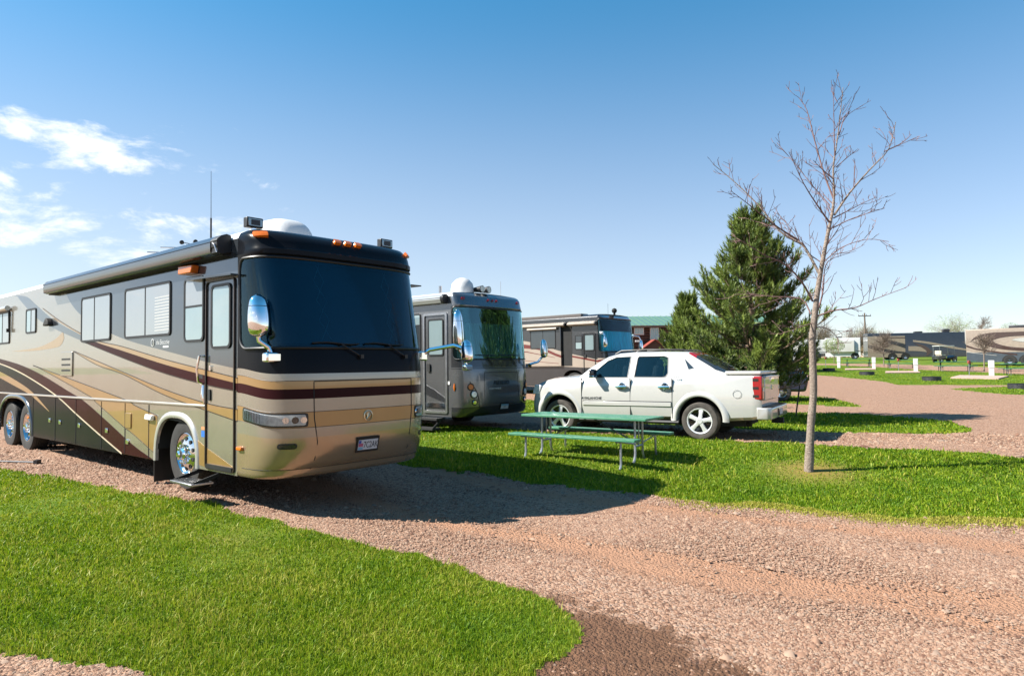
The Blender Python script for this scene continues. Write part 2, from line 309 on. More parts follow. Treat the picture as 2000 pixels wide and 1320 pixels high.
def wob(x, y):   # irregular borders: small, smooth 2-D noise
    r = np.hypot(x, y); a = 0.085+0.013*r
    nx = np.sin(7.1*x+2.3*y+1.7*np.sin(3.1*y+1.3*x))+0.6*np.sin(17.3*x-11.1*y)+0.4*np.sin(41*x+37*y)
    ny = np.sin(6.3*y-2.9*x+1.9*np.sin(2.7*x-1.1*y))+0.6*np.sin(15.7*y+12.9*x)+0.4*np.sin(43*y-31*x)
    s = np.minimum(1.0, 5.0/np.maximum(r, 5)); nx2 = np.sin(s*7.1*x*.5+s*2.3*y)+.5*np.sin(s*9*x-s*5*y); ny2 = np.sin(s*6.3*y*.5-s*2.9*x)+.5*np.sin(s*8*y+s*5*x)
    return x+0.5*a*np.where(r < 16, nx*.5, nx2), y+0.5*a*np.where(r < 16, ny*.5, ny2)
def region(x, y):
    """0 gravel, 1 foreground lawn, 2 middle lawn, 3 strip, 4 island, 5 island3, 6 far grass"""
    x, y = wob(x, y); g = np.zeros(x.shape, int)
    for k, P in ((6, FARG), (1, FG), (2, MID), (3, STRIP), (4, ISL), (5, ISL3)): g[inpoly(x, y, P)] = k
    g[(g == 6) & inpoly(x, y, BAND)] = 0
    return g
# camera-independent polar terrain round the picnic side of the camp ground, finer where one stands
def make_ground():
    az_ = np.concatenate([np.radians(np.arange(-52, 52.01, 0.22)), np.radians(np.arange(56, 307, 4.0))])
    rr = [0.4, 1.2, 2.2, 3.0]
    while rr[-1] < 128: rr.append(rr[-1]*1.0145)
    rr += [170, 260, 420, 800, 1600, 4000]; rr = np.array(rr); na, nr = len(az_), len(rr)
    X = np.outer(rr, np.sin(az_)); Y = np.outer(rr, np.cos(az_)); Z = H(X, Y)
    Z += np.where(np.hypot(X, Y) < 60, 0.012*np.sin(1.3*X+.7*Y)*np.sin(.9*Y-.5*X), 0)
    for P, wd in RUTS: Z -= 0.02*np.exp(-(dseg(X, Y, P)/wd)**2)
    idx = np.arange(nr*na).reshape(nr, na); a = idx[:-1]; b = idx[1:]
    F = np.stack([a, b, np.roll(b, -1, 1), np.roll(a, -1, 1)], -1).reshape(-1, 4)
    V = np.stack([X, Y, Z], -1).reshape(-1, 3); c = V[F].mean(1); g = region(c[:, 0], c[:, 1])
    for k, name, mat, lab in ((0, 'gravel_road', 'gravel_surface', 'pinkish gravel road and pads'), (1, 'lawn', 'turf_soil', 'foreground lawn'), (2, 'lawn', 'turf_soil', 'lawn around the picnic table and bare tree'), (3, 'lawn', 'turf_soil', 'grass strip behind the pickup'), (4, 'lawn', 'turf_soil', 'small grass island beside the gravel road'), (5, 'lawn', 'turf_soil', 'far right grass island in the gravel road'), (6, 'lawn', 'turf_soil', 'far camp ground grass')):
        f = F[g == k]; us, inv = np.unique(f, return_inverse=True); inv = inv.reshape(f.shape); v = V[us]
        me = bpy.data.meshes.new(name); me.vertices.add(len(v)); me.vertices.foreach_set('co', v.ravel()); nf = len(f)
        me.loops.add(nf*4); me.loops.foreach_set('vertex_index', inv[:, ::-1].ravel().astype(np.int32)); me.polygons.add(nf)
        me.polygons.foreach_set('loop_start', np.arange(0, nf*4, 4, dtype=np.int32)); me.polygons.foreach_set('use_smooth', np.ones(nf, bool)); me.update(); me.validate()
        me.materials.append(MATS[mat]); x, y = v[:, 0], v[:, 1]
        def fl(n_, val): at = me.attributes.new(n_, 'FLOAT', 'POINT'); at.data.foreach_set('value', val.astype(np.float32))
        if k == 0:
            ru = np.zeros(len(v))
            for P, wd in RUTS: ru = np.maximum(ru, np.exp(-(dseg(x, y, P)*(1+.35*np.sin(3*x+2*y))/(wd*1.7))**2))
            sd = np.where(inpoly(x, y, DIRT), 1, -1)*dseg(x, y, DIRT, True); fl('rut', ru); sd = sd+0.10*np.sin(9*x+4*y)*np.sin(7*y-5*x)+0.05*np.sin(23*x-17*y); fl('dirt', np.clip(sd/0.65+0.5, 0, 1)*0.9)
            fl('verge', np.exp(-(dseg(x, y, MIDN[5:]+[(8, 8.2)])/0.42)**2)*np.clip((x-2.2)/2.0, 0, 1)*1.05)
        if k == 2: fl('bare', np.clip(1.3-np.hypot((x-5.0)*.8, (y-11.5)*0.9)/0.66, 0, 1)*0.9)
        o = bpy.data.objects.new(name, me); COL.objects.link(o); tag(o, lab, None, None, 'structure')
make_ground()
def scatter_mesh(name, V, F, tint, mat, label, cat, nv):
    me = bpy.data.meshes.new(name); me.vertices.add(len(V)); me.vertices.foreach_set('co', V.ravel()); nf = len(F)
    me.loops.add(nf*3); me.loops.foreach_set('vertex_index', F.ravel().astype(np.int32)); me.polygons.add(nf); me.polygons.foreach_set('loop_start', np.arange(0, nf*3, 3, dtype=np.int32)); me.update()
    at = me.attributes.new('tint', 'FLOAT', 'POINT'); at.data.foreach_set('value', np.repeat(tint, nv).astype(np.float32))
    me.materials.append(MATS[mat]); o = bpy.data.objects.new(name, me); COL.objects.link(o); return tag(o, label, cat, None, 'stuff')
def make_grass():
    def field(n, rmin, rmax, azl, keep, label, hgt, power=1.0, dt=0.0, line=None):
        r = rmin*(rmax/rmin)**(RNG.random(n)**power); a = np.radians(RNG.uniform(azl[0], azl[1], n)); x = r*np.sin(a); y = r*np.cos(a)
        g = region(x, y); k = np.isin(g, keep)
        bare = np.clip(1.25-np.hypot((x-5.0)*.8, (y-11.5)*0.9)/0.68, 0, 1); k &= RNG.random(n) > bare*0.93
        if line: k = (RNG.random(n) < np.exp(-(dseg(x, y, line)/0.30)**2)*np.clip((x-2.0)/1.5, 0, 1)) & (g == 0)
        x, y, r = x[k], y[k], r[k]; m = len(x)
        th = RNG.uniform(0, 2*np.pi, m); cl = 0.5+0.5*np.sin(3.1*x+1.7*np.sin(2.3*y))*np.sin(2.7*y+1.1*x); hh = hgt*(0.55+0.75*RNG.random(m))*(0.8+0.4*cl)
        wd = 0.0021*np.clip(r, 4.0, 22.0)/4.0*(0.8+0.6*RNG.random(m))*1.15; lean = RNG.normal(0, 0.6, m)+0.2; ld = RNG.uniform(0, 2*np.pi, m)
        z0 = H(x, y)-0.004; ux, uy = np.cos(th)*wd, np.sin(th)*wd; lx, ly = np.cos(ld)*lean*hh, np.sin(ld)*lean*hh
        P = np.empty((m, 5, 3)); P[:, 0] = np.stack([x-ux, y-uy, z0], -1); P[:, 1] = np.stack([x+ux, y+uy, z0], -1)
        mx, my, mz = x+lx*.35, y+ly*.35, z0+hh*.58
        P[:, 2] = np.stack([mx+ux*.8, my+uy*.8, mz], -1); P[:, 3] = np.stack([mx-ux*.8, my-uy*.8, mz], -1); P[:, 4] = np.stack([x+lx, y+ly, z0+hh*np.sqrt(np.clip(1-.35*lean**2, .25, 1))], -1)
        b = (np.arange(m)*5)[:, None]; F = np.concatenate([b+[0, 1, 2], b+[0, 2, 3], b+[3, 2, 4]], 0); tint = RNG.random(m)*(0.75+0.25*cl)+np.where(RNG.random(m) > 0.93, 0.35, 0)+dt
        scatter_mesh('grass', P.reshape(-1, 3), F, tint, 'grass_blade', label, 'grass', 5)
    field(350000, 3.75, 17, (-42, 9), [1], 'short mown green grass of the foreground lawn', 0.037, 0.95, 0.11)
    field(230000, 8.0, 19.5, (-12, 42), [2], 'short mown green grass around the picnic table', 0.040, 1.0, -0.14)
    field(90000, 15.2, 34, (-2, 40), [3, 4, 5], 'short grass on the strips beside the gravel road', 0.06)
    field(12000, 3.75, 15, (-42, 9), [1], 'taller loose blades and dry stems in the foreground lawn', 0.075, 0.95, 0.35)
    field(7000, 8, 17, (-12, 42), [2], 'taller loose blades in the lawn around the picnic table', 0.085, 1.0, 0.3)
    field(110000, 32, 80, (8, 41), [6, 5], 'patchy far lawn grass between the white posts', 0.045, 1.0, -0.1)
    field(160000, 7.5, 12, (8, 42), [0], 'dry straw-coloured grass along the lawn edge', 0.035, 1.0, 0.8, MIDN[5:]+[(8, 8.3)])
make_grass()
def make_gravel():
    n = 330000; r = 3.7*(19.0/3.7)**(RNG.random(n)**1.2); a = np.radians(RNG.uniform(-40, 41, n)); x = r*np.sin(a); y = r*np.cos(a); g = region(x, y); k = g == 0
    for P, wd in RUTS: k &= RNG.random(n) > 0.93*np.exp(-(dseg(x, y, P)*(1+.35*np.sin(3*x+2*y))/(wd*1.6))**2)
    sd = np.where(inpoly(x, y, DIRT), 1, -1)*dseg(x, y, DIRT, True); k &= RNG.random(n) > np.clip((sd+0.10*np.sin(9*x+4*y)*np.sin(7*y-5*x))/0.55+0.5, 0, 0.955)
    pn = np.sin(1.9*x+1.3*np.sin(1.1*y))*np.sin(1.6*y-.8*x); k &= RNG.random(n) > 0.45*np.clip(-pn, 0, 1)
    k &= RNG.random(n) > 0.8*np.exp(-(dseg(x, y, MIDN[5:]+[(8, 8.2)])/0.4)**2)*np.clip((x-2.2)/2, 0, 1)
    x, y, r = x[k], y[k], r[k]; m = len(x); s = 0.0064*(0.55+RNG.gamma(2.2, 0.32, m))*np.maximum(1, r/7.0)**0.8
    th = RNG.uniform(0, 2*np.pi, m); e = np.array([[1, 0, 0], [0, 1, 0], [-1, 0, 0], [0, -1, 0], [0.2, 0.15, 0.75], [-.35, .1, .62]])
    J = e[None]*(1+RNG.uniform(-.38, .38, (m, 6, 3))); J[:, :, 0] *= RNG.uniform(.8, 1.6, (m, 1)); s = s*np.where(RNG.random(m) > .96, 1.9, 1.0); J *= s[:, None, None]; c, q = np.cos(th)[:, None], np.sin(th)[:, None]
    V = np.empty((m, 6, 3)); V[:, :, 0] = x[:, None]+J[:, :, 0]*c-J[:, :, 1]*q; V[:, :, 1] = y[:, None]+J[:, :, 0]*q+J[:, :, 1]*c; V[:, :, 2] = H(x, y)[:, None]+J[:, :, 2]+0.0015
    b = (np.arange(m)*6)[:, None]; F = np.concatenate([b+f for f in ([0, 1, 4], [1, 5, 4], [1, 2, 5], [2, 3, 5], [3, 4, 5], [3, 0, 4])], 0)
    scatter_mesh('gravel', V.reshape(-1, 3), F, RNG.random(m), 'gravel_stone', 'loose pinkish gravel stones on the road and pad', 'gravel', 6)
make_gravel()
# ------------------------------------------------------------------ vehicle materials
pm('paint_silver', (0.31, 0.275, 0.225), 0.25, 0.6, 0.9, 0.05, 2.0); pm('silver_ground_reflection', (0.37, 0.275, 0.18), 0.25, 0.6, 0.9, 0.05, 2.0); pm('paint_gold', (0.43, 0.255, 0.095), 0.30, 0.45, 0.9, 0.06, 2.0)  # lower bumper tone: silver with the ground's tan reflection painted into it
pm('paint_maroon', (0.034, 0.008, 0.010), 0.25, 0.0, 0.05, 0.1, 2.0, spec=.05); pm('paint_black', (0.010, 0.011, 0.014), 0.22, 0.0, 0.05, 0.1, 2.0, spec=.06)
pm('paint_slate', (0.085, 0.098, 0.115), 0.13, 0.7, 0.6, 0.05, 1.5); pm('paint_dark_slate', (0.055, 0.062, 0.072), 0.15, 0.6, 1.0, 0.08, 1.5); pm('paint_pale', (0.60, 0.585, 0.55), 0.28, 0.4, 0.9, 0.04, 2.0)
pm('paint_grey', (0.17, 0.17, 0.175), 0.25, 0.7, 0.9, 0.06, 2.0); pm('paint_charcoal', (0.045, 0.046, 0.05), 0.22, 0.5, 1.0, 0.08, 2.0)
pm('paint_beige', (0.46, 0.38, 0.31), 0.32, 0.25, 0.8, 0.05, 2.0); pm('paint_red', (0.16, 0.018, 0.014), 0.25, 0.2, 1.0, 0.1, 2.0)
pm('paint_white', (0.57, 0.56, 0.53), 0.28, 0.0, 1.0, 0.025, 1.5); pm('paint_offwhite', (0.66, 0.63, 0.57), 0.35, 0.0, 0.7, 0.05, 1.5); pm('white_plastic', (0.75, 0.75, 0.74), 0.45, 0, 0, 0.04, 3)
pm('pinstripe', (0.03, 0.018, 0.012), 0.4); pm('line_tan', (0.55, 0.47, 0.34), 0.35)
pm('chrome', (0.86, 0.87, 0.88), 0.045, 1.0, 0, 0.02, 8); pm('polished_alloy', (0.78, 0.78, 0.79), 0.10, 1.0, 0, 0.05, 12); pm('wheel_silver', (0.80, 0.80, 0.80), 0.30, 0.55, 0.3, 0.05, 12); pm('alloy_dull', (0.42, 0.42, 0.43), 0.35, 1.0, 0, 0.1, 20)
pm('tyre_rubber', (0.022, 0.021, 0.020), 0.75, 0, 0, 0.35, 14, 0.25, 70); pm('tyre_dusty', (0.075, 0.065, 0.055), 0.85, 0, 0, 0.35, 10, 0.2, 60)
pm('black_rubber', (0.010, 0.010, 0.011), 0.45, 0, 0, 0.2, 10); pm('black_matte', (0.012, 0.012, 0.012), 0.8, 0, 0, 0.2, 6); pm('underbody', (0.014, 0.013, 0.012), 0.9, 0, 0, 0.3, 5)
pm('amber_lens', (0.75, 0.17, 0.01), 0.12, 0, 0.6, 0.1, 30); pm('red_lens', (0.36, 0.008, 0.012), 0.10, 0, 0.8, 0.15, 20); pm('lamp_reflector', (1.0, 1.0, 1.0), 0.25, 0.3, 0, 0.25, 18)
pm('dark_lens', (0.03, 0.032, 0.035), 0.1, 0.3, 0.8, 0.1, 10); pm('awning_slate', (0.045, 0.052, 0.062), 0.25, 0.3, 0.3, 0.05, 2); pm('awning_metal', (0.15, 0.165, 0.18), 0.25, 0.85, 0.4, 0.05, 2)
pm('shade_navy', (0.022, 0.07, 0.105), 0.9, 0, 0, 0.15, 2, col2=(0.03, 0.10, 0.135), spec=0.1); pm('curtain_green', (0.16, 0.34, 0.31), 0.9, 0, 0, 0.35, 3, stretch=(1, 6, 0.5)); pm('curtain_dark', (0.012, 0.022, 0.04), 0.9, spec=0.1)
pm('curtain_turquoise', (0.10, 0.75, 0.92), 0.9, 0, 0, 0.3, 3, stretch=(1, 8, 0.4)); pm('blind_white', (0.36, 0.385, 0.405), 0.04, 0.35, 0.6, 0.03, 2); pm('pane_teal', (0.33, 0.43, 0.45), 0.03, 0.35, 0.8, 0.05, 2)
pm('pane_dark', (0.05, 0.06, 0.07), 0.03, 0.5, 1.0, 0.1, 2); pm('blind_slat', (0.52, 0.52, 0.51), 0.3, 0.1, 0.4, 0.03, 3); pm('dash_grey', (0.09, 0.10, 0.11), 0.8)
pm('lattice_arm', (0.30, 0.42, 0.46), 0.5, 0.2); pm('plate_white', (0.62, 0.64, 0.68), 0.4, 0, 0, 0.05, 10); pm('plate_blue', (0.05, 0.09, 0.42), 0.4); pm('plate_red', (0.5, 0.12, 0.2), 0.4); pm('plate_sky', (0.2, 0.42, 0.6), 0.4)
pm('letter_dark', (0.012, 0.013, 0.018), 0.35); pm('letter_light', (0.72, 0.73, 0.73), 0.35, 0.3); pm('badge_gold', (0.75, 0.66, 0.46), 0.25, 0.7); pm('sticker_blue', (0.02, 0.16, 0.55), 0.5); pm('sticker_orange', (0.6, 0.28, 0.12), 0.5)
glass_mat('windscreen_glass', (0.36, 0.58, 0.64), 0.01, 1.5, 1.0, (0.55, 0.85, 1.0)); glass_mat('curtained_glass', (0.75, 0.92, 0.92), 0.012, 1.5, 4.0, (0.42, 0.72, 0.74)); glass_mat('turquoise_glass', (0.75, 0.97, 1.0), 0.01, 1.5, 0.45); glass_mat('car_glass', (0.80, 0.90, 0.90), 0.01, 1.5, 0.9); glass_mat('clear_lens', (0.85, 0.88, 0.9), 0.02)
# ------------------------------------------------------------------ motorhome front cap geometry
class Cap:
    def __init__(s, xs, prof, n=4.0, dz=0.0, zband=(0.75, 1.0, 1.75, 1.95)):
        s.xs, s.n, s.dz, s.zb = xs, n, dz, zband; s.z = [p[0] for p in prof]; s.xc = [p[1] for p in prof]; s.w = [p[2] for p in prof]
        t = np.linspace(-math.pi/2, math.pi/2, 4001); xc, wd = s.at(1.5); x = xs+(xc-xs)*np.abs(np.cos(t))**(2/n); y = wd*np.sign(t)*np.abs(np.sin(t))**(2/n)
        L = np.concatenate([[0], np.cumsum(np.hypot(np.diff(x), np.diff(y)))]); s.len = L[-1]; s.tu, s.tt, s.ty = L/L[-1]*2-1, t, y
    def at(s, z): return float(np.interp(z, s.z, s.xc)), float(np.interp(z, s.z, s.w))
    def u_of_y(s, y): return float(np.interp(y, s.ty, s.tu))
    def p(s, z, u, off=0.0):
        if off:
            a = s.p(z, min(u+.004, 1)); b = s.p(z, max(u-.004, -1)); c = s.p(z+.01, u); d = s.p(z-.01, u); nn = (a-b).cross(c-d).normalized(); q = s.p(z, u)
            if nn.x < 0 and abs(u) < .9: nn = -nn
            if abs(u) >= .9 and nn.dot(Vector((0.3, 1 if u > 0 else -1, 0))) < 0: nn = -nn
            return q+nn*off
        xc, wd = s.at(z); t = float(np.interp(u, s.tu, s.tt)); x = s.xs+(xc-s.xs)*abs(math.cos(t))**(2/s.n); y = wd*math.copysign(abs(math.sin(t))**(2/s.n), t)
        g = float(np.interp(z, s.zb, (0, 1, 1, 0))); hh = float(sm((abs(u)-.62)/.38)); return Vector((x, y, z+s.dz*g*hh))
    def patch(s, z0, z1, u0, u1, off, nz=8, nu=24, r=0.0):
        rows = []
        for i in range(nz+1):
            f = i/nz; f = 0.5-0.5*math.cos(math.pi*f) if r else f; z = z0+(z1-z0)*f; d = min(z-z0, z1-z); ins = 0.0
            if r and d < r: ins = (r-math.sqrt(max(0, r*r-(r-d)**2)))/s.len*2
            a, b = u0+ins, u1-ins; rows.append([s.p(z, a+(b-a)*k/nu, off) for k in range(nu+1)])
        return rows
    def loop(s, z0, z1, u0, u1, off, r=0.0, nz=24, nu=40):
        R = s.patch(z0, z1, u0, u1, off, nz, nu, r); return R[0]+[q[-1] for q in R[1:]]+R[-1][::-1][1:]+[q[0] for q in R[::-1]][1:]
def slab(name, rows, mat, parent, thick, smooth=True):
    """closed patch with thickness: outer grid + inner grid shifted back along local normals"""
    m = MB(); n = len(rows); k = len(rows[0]); c = Vector((0, 0, 0))
    inner = []
    for i in range(n):
        rr_ = []
        for j in range(k):
            a = rows[min(i+1, n-1)][j]-rows[max(i-1, 0)][j]; b = rows[i][min(j+1, k-1)]-rows[i][max(j-1, 0)]; nn = b.cross(a)
            if nn.length < 1e-9: nn = Vector((1, 0, 0))
            rr_.append(rows[i][j]-nn.normalized()*thick)
        inner.append(rr_)
    m.grid(rows); m.grid([r[::-1] for r in inner])
    for a, b in ((rows[0], inner[0]), (rows[-1], inner[-1])): m.grid([a, b])
    m.grid([[r[0] for r in rows], [r[0] for r in inner]]); m.grid([[r[-1] for r in rows], [r[-1] for r in inner]])
    return m.build(name, mat, parent, smooth)
def side_fn(ysign, y0): return lambda p, k: (p[0], ysign*(y0+k), p[1])
def wheel(parent, x, yo, sgn, r, wdt, style, rim_r, z=None, dusty=False):
    """wheel part (rim) with sub-parts tyre, hub, lug_nut; yo = outer face |y|, sgn = side"""
    z = r if z is None else z; c = (x, sgn*yo, z); S = lambda prof: [(a, -sgn*b) for a, b in prof]
    m = MB()
    if style == 'convex':
        m.lathe(S([(rim_r, 0.0), (rim_r*.97, -.004), (rim_r*.93, .02), (rim_r*.86, .035), (rim_r*.70, .005), (rim_r*.50, -.012), (rim_r*.36, -.018), (0.001, -.018)]), c, sides=40)
    elif style == 'dish':
        m.lathe(S([(rim_r, 0.0), (rim_r*.96, -.006), (rim_r*.92, .02), (rim_r*.86, .10), (rim_r*.74, .125), (rim_r*.42, .115), (rim_r*.40, .03), (rim_r*.2, .01), (0.001, .008)]), c, sides=40)
    else:
        m.lathe(S([(rim_r, 0.0), (rim_r*.97, -.006), (rim_r*.92, .012), (rim_r*.88, .06), (rim_r*.5, .075), (0.001, .075)]), c, sides=40)
    wh = m.build('wheel', 'polished_alloy' if style != 'spoke' else 'dark_lens', parent, True)
    m = MB(); tp = [(rim_r*.985, .01), (rim_r*1.02, -.008), (rim_r+(r-rim_r)*.45, -.022), (r*.955, -.012), (r*.985, .012), (r, .035)]
    for k in range(5):
        a = .035+(wdt-.07)*(k+.42)/5; b = .035+(wdt-.07)*(k+.58)/5; tp += [(r, a), (r*.982, a+.002), (r*.982, b-.002), (r, b)]
    tp += [(r, wdt-.035), (r*.985, wdt-.012), (rim_r+(r-rim_r)*.45, wdt), (rim_r*.9, wdt-.02), (rim_r*.3, wdt-.03), (.001, wdt-.03)]
    m.lathe(S(tp), c, sides=56); m.build('tyre', 'tyre_dusty' if dusty else 'tyre_rubber', wh, True)
    if style == 'spoke':
        m = MB(); m.lathe(S([(rim_r*.99, -.004), (rim_r*.97, -.012), (rim_r*.90, -.006), (rim_r*.87, .03)]), c, sides=40)
        m.lathe(S([(rim_r*.24, .05), (rim_r*.24, -.01), (rim_r*.2, -.018), (.001, -.018)]), c, sides=20); m.build('rim_lip', 'wheel_silver', wh, True)
        for k in range(5):
            a = math.radians(90+72*k+8); d = Vector((math.cos(a), 0, math.sin(a))); pth = Vector((-math.sin(a), 0, math.cos(a))); m = MB(); o0 = Vector(c)
            pr = [(rim_r*.18, .050, -.012), (rim_r*.55, .044, -.010), (rim_r*.93, .062, .000)]; rows = []
            for rr_, hw, yy in pr: rows.append([o0+d*rr_+pth*hw*q+Vector((0, -sgn*(yy+dy), 0)) for q, dy in ((-1, .035), (-.8, .004), (-.3, 0), (.3, 0), (.8, .004), (1, .035))])
            m.grid(rows); m.build('spoke', 'wheel_silver', wh, True)
        return wh
    hb = MB(); nl = 10
    if style == 'convex':
        hb.lathe(S([(rim_r*.33, -.012), (rim_r*.31, -.05), (rim_r*.2, -.075), (rim_r*.19, -.11), (rim_r*.12, -.125), (.001, -.125)]), c, sides=24); rl = rim_r*.41
        for k in range(nl):
            a = 2*math.pi*(k+.5)/nl; q = MB(); q.lathe(S([(.03, .022), (.03, -.0035), (.001, -.0045)]), (c[0]+rim_r*.70*math.cos(a), c[1], c[2]+rim_r*.70*math.sin(a)), sides=12); q.build('hand_hole', 'black_matte', wh)
    else:
        hb.lathe(S([(rim_r*.22, .02), (rim_r*.21, -.02), (rim_r*.14, -.035), (.001, -.035)]), c, sides=20); rl = rim_r*.32
    hb.build('hub', 'chrome', wh, True)
    for k in range(nl):
        a = 2*math.pi*k/nl; q = MB(); d0 = -.012 if style == 'convex' else .03
        q.lathe(S([(.021, d0), (.019, d0-.045), (.012, d0-.06), (.001, d0-.06)]), (c[0]+rl*math.cos(a), c[1], c[2]+rl*math.sin(a)), sides=8); q.build('lug_nut', 'chrome', wh, True)
    return wh
def side_window(root, s, y0, x0, x1, z0, z1, mats=('blind_white',), split=None, hsplit=None, r=0.05, fr=0.035, slats=None, name='window'):
    """window part: black frame ring with pane sub-parts"""
    fn = side_fn(s, y0); m = MB(); A = rrect(x0, x1, z0, z1, r); B = rrect(x0+fr, x1-fr, z0+fr, z1-fr, max(r-fr*.6, .012)); n = len(A)
    out = [fn(p, .014) for p in A]; inn = [fn(p, .014) for p in B]; ob = [fn(p, -.002) for p in A]; ib = [fn(p, .003) for p in B]
    m.grid([ob, out, inn, ib], closed=True); f = m.build(name, 'black_rubber', root, True, angle=30)
    xs = [x0+fr]+([split] if split else [])+[x1-fr]
    zs = [z0+fr]+([hsplit] if hsplit else [])+[z1-fr]
    q = 0
    for i in range(len(xs)-1):
        for j in range(len(zs)-1):
            a, b, c_, d_ = xs[i]+(.008 if i else 0), xs[i+1]-(.008 if i+1 < len(xs)-1 else 0), zs[j]+(.008 if j else 0), zs[j+1]-(.008 if j+1 < len(zs)-1 else 0)
            mm = MB(); mm.prism(rrect(a, b, c_, d_, .015, 2), fn, .006); mm.build('pane', mats[q % len(mats)], f); q += 1
    if split or hsplit:
        mm = MB()
        if split: mm.prism([(split-.011, z0+fr*.5), (split+.011, z0+fr*.5), (split+.011, z1-fr*.5), (split-.011, z1-fr*.5)], fn, .0115)
        if hsplit: mm.prism([(x0+fr*.5, hsplit-.014), (x1-fr*.5, hsplit-.014), (x1-fr*.5, hsplit+.014), (x0+fr*.5, hsplit+.014)], fn, .0105)
        mm.build('mullion', 'black_rubber', f)
    if slats:
        for zz in np.arange(slats[2], slats[3], .045):
            mm = MB(); mm.prism([(slats[0], zz), (slats[1], zz+.006), (slats[1], zz+.026), (slats[0], zz+.018)], fn, .0078); mm.build('slat', 'blind_slat', f)
    return f
def decal(root, name, pts, mat, s, y0, t=0.002):
    m = MB(); m.prism(pts, side_fn(s, y0), t); return m.build(name, mat, root)
def ribbon(top, bot): return list(top)+list(bot)[::-1]
def spline(pts, n=6):
    P = [np.array(p, float) for p in pts]; P = [2*P[0]-P[1]]+P+[2*P[-1]-P[-2]]; out = []
    for i in range(1, len(P)-2):
        for k in range(n):
            t = k/n; a, b, c, d = P[i-1], P[i], P[i+1], P[i+2]; out.append(tuple(.5*((2*b)+(c-a)*t+(2*a-5*b+4*c-d)*t*t+(-a+3*b-3*c+d)*t**3)))
    return out+[tuple(P[-2])]
def shell(root, cap, rows, uw, wz, rear, body_z, roofz, arches, side_mat, roof_mat, skirt_mat='underbody', W=1.285, cols=None):
    """front cap with a windscreen hole, both sides with wheel-arch notches, roof, rear and underbody. rows: [(z, material)] bottom to top"""
    us = cols or sorted(set([-1, -uw, uw, 1]+[round(-1+2*k/44, 4) for k in range(45)])); mats = []
    for z, mt in rows:
        if mt and mt not in mats: mats.append(mt)
    m = MB(); zs = [r[0] for r in rows]; V = [[cap.p(z, u) for u in us] for z in zs]; b = 0; m.v = [tuple(q) for r in V for q in r]; nc = len(us)
    for i in range(len(zs)-1):
        for k in range(nc-1):
            if zs[i] >= wz[0]-1e-6 and zs[i+1] <= wz[1]+1e-6 and us[k] >= -uw-1e-6 and us[k+1] <= uw+1e-6: continue
            m.f.append((i*nc+k, i*nc+k+1, (i+1)*nc+k+1, (i+1)*nc+k)); m.m.append(mats.index(rows[i][1]))
    ctr = len(m.v); m.v.append((cap.xs, 0, roofz)); i = len(zs)-1
    for k in range(nc-1): m.f.append((i*nc+k, i*nc+k+1, ctr)); m.m.append(mats.index(rows[-2][1]))
    m.build('front_cap', mats, root, True, angle=40)
    for s in (-1, 1):
        pts = [(cap.xs, body_z)]
        for ax, ar, atop in arches:       # notches, front to back
            pts += [(ax+ar, body_z)]+[(ax+ar*math.copysign(abs(math.cos(a))**.75, math.cos(a)), body_z+(atop-body_z)*math.sin(a)**.75) for a in np.linspace(.05, math.pi-.05, 15)]+[(ax-ar, body_z)]
        pts += [(rear, body_z), (rear, roofz-.145), (cap.xs, roofz-.145)]
        mm = MB(); mm.prism(pts, lambda p, k, s=s: (p[0], s*(W-.03+k), p[1]), .03); mm.build('side_panel', side_mat, root)
    prof = [(W, roofz-.145), (W-.035, roofz-.075), (W-.115, roofz-.035), (.6, roofz-.008), (0, roofz)]; prof = prof+[(-a, b) for a, b in prof[::-1][1:]]
    mm = MB(); mm.grid([[(x, a, b) for a, b in prof] for x in (rear, cap.xs)]); mm.build('roof', roof_mat, root, True, angle=50)
    mm = MB(); mm.prism([(W, body_z), (-W, body_z)]+[(-a, b) for a, b in prof], lambda p, k: (rear+k, p[0], p[1]), .02); mm.build('rear_panel', side_mat, root)
    mm = MB(); mm.box(((rear+cap.xs)/2, 0, .72), (cap.xs-rear-.3, 1.5, .62)); 
    mm.box(((rear+cap.xs)/2-.1, 0, 1.17), (cap.xs-rear-.5, 2.5, .06)); mm.build('chassis', skirt_mat, root)
def mirror_assembly(root, base, arm_pts, head_c, hw, hh, hd, s, tilt=0.0):
    m = MB(); m.tube(arm_pts, .032, 10); m.box(base, (.09, .15, .11)); arm = m.build('mirror_arm', 'chrome', root, True)
    m = MB(); rows = []; R = Matrix.Rotation(tilt, 3, 'Z')
    for i in range(15):
        f = i/14; z = -hh/2+hh*f; k = (1-abs(2*f-1)**8)**.5 if 0 < f < 1 else .35; k *= 1-.30*max(0, (f-.45)/.55)**1.7-.12*max(0, (.35-f)/.35)
        rows.append([Vector(head_c)+R @ Vector((hd/2*math.cos(a)*k*(1.12-.42*f) if math.cos(a) > 0 else hd*.22*math.cos(a)*k, hw/2*k*math.copysign(abs(math.sin(a))**.8, math.sin(a)), z)) for a in np.linspace(0, 2*math.pi, 25)[:-1]])
    m.grid(rows, closed=True); n = len(m.v); m.f.append(tuple(range(24))[::-1]); m.m.append(0); m.f.append(tuple(range(n-24, n))); m.m.append(0)
    hd_ = m.build('mirror_head', 'chrome', root, True, angle=50)
    m = MB(); lp = [Vector(head_c)+Vector(((p.x-head_c[0])*1.01, (p.y-head_c[1])*1.01, p.z-head_c[2])) for p in rows[10]]; m.tube(lp+[lp[0]], .004, 4, cap=False); m.build('mirror_seam', 'black_rubber', hd_)
    return hd_
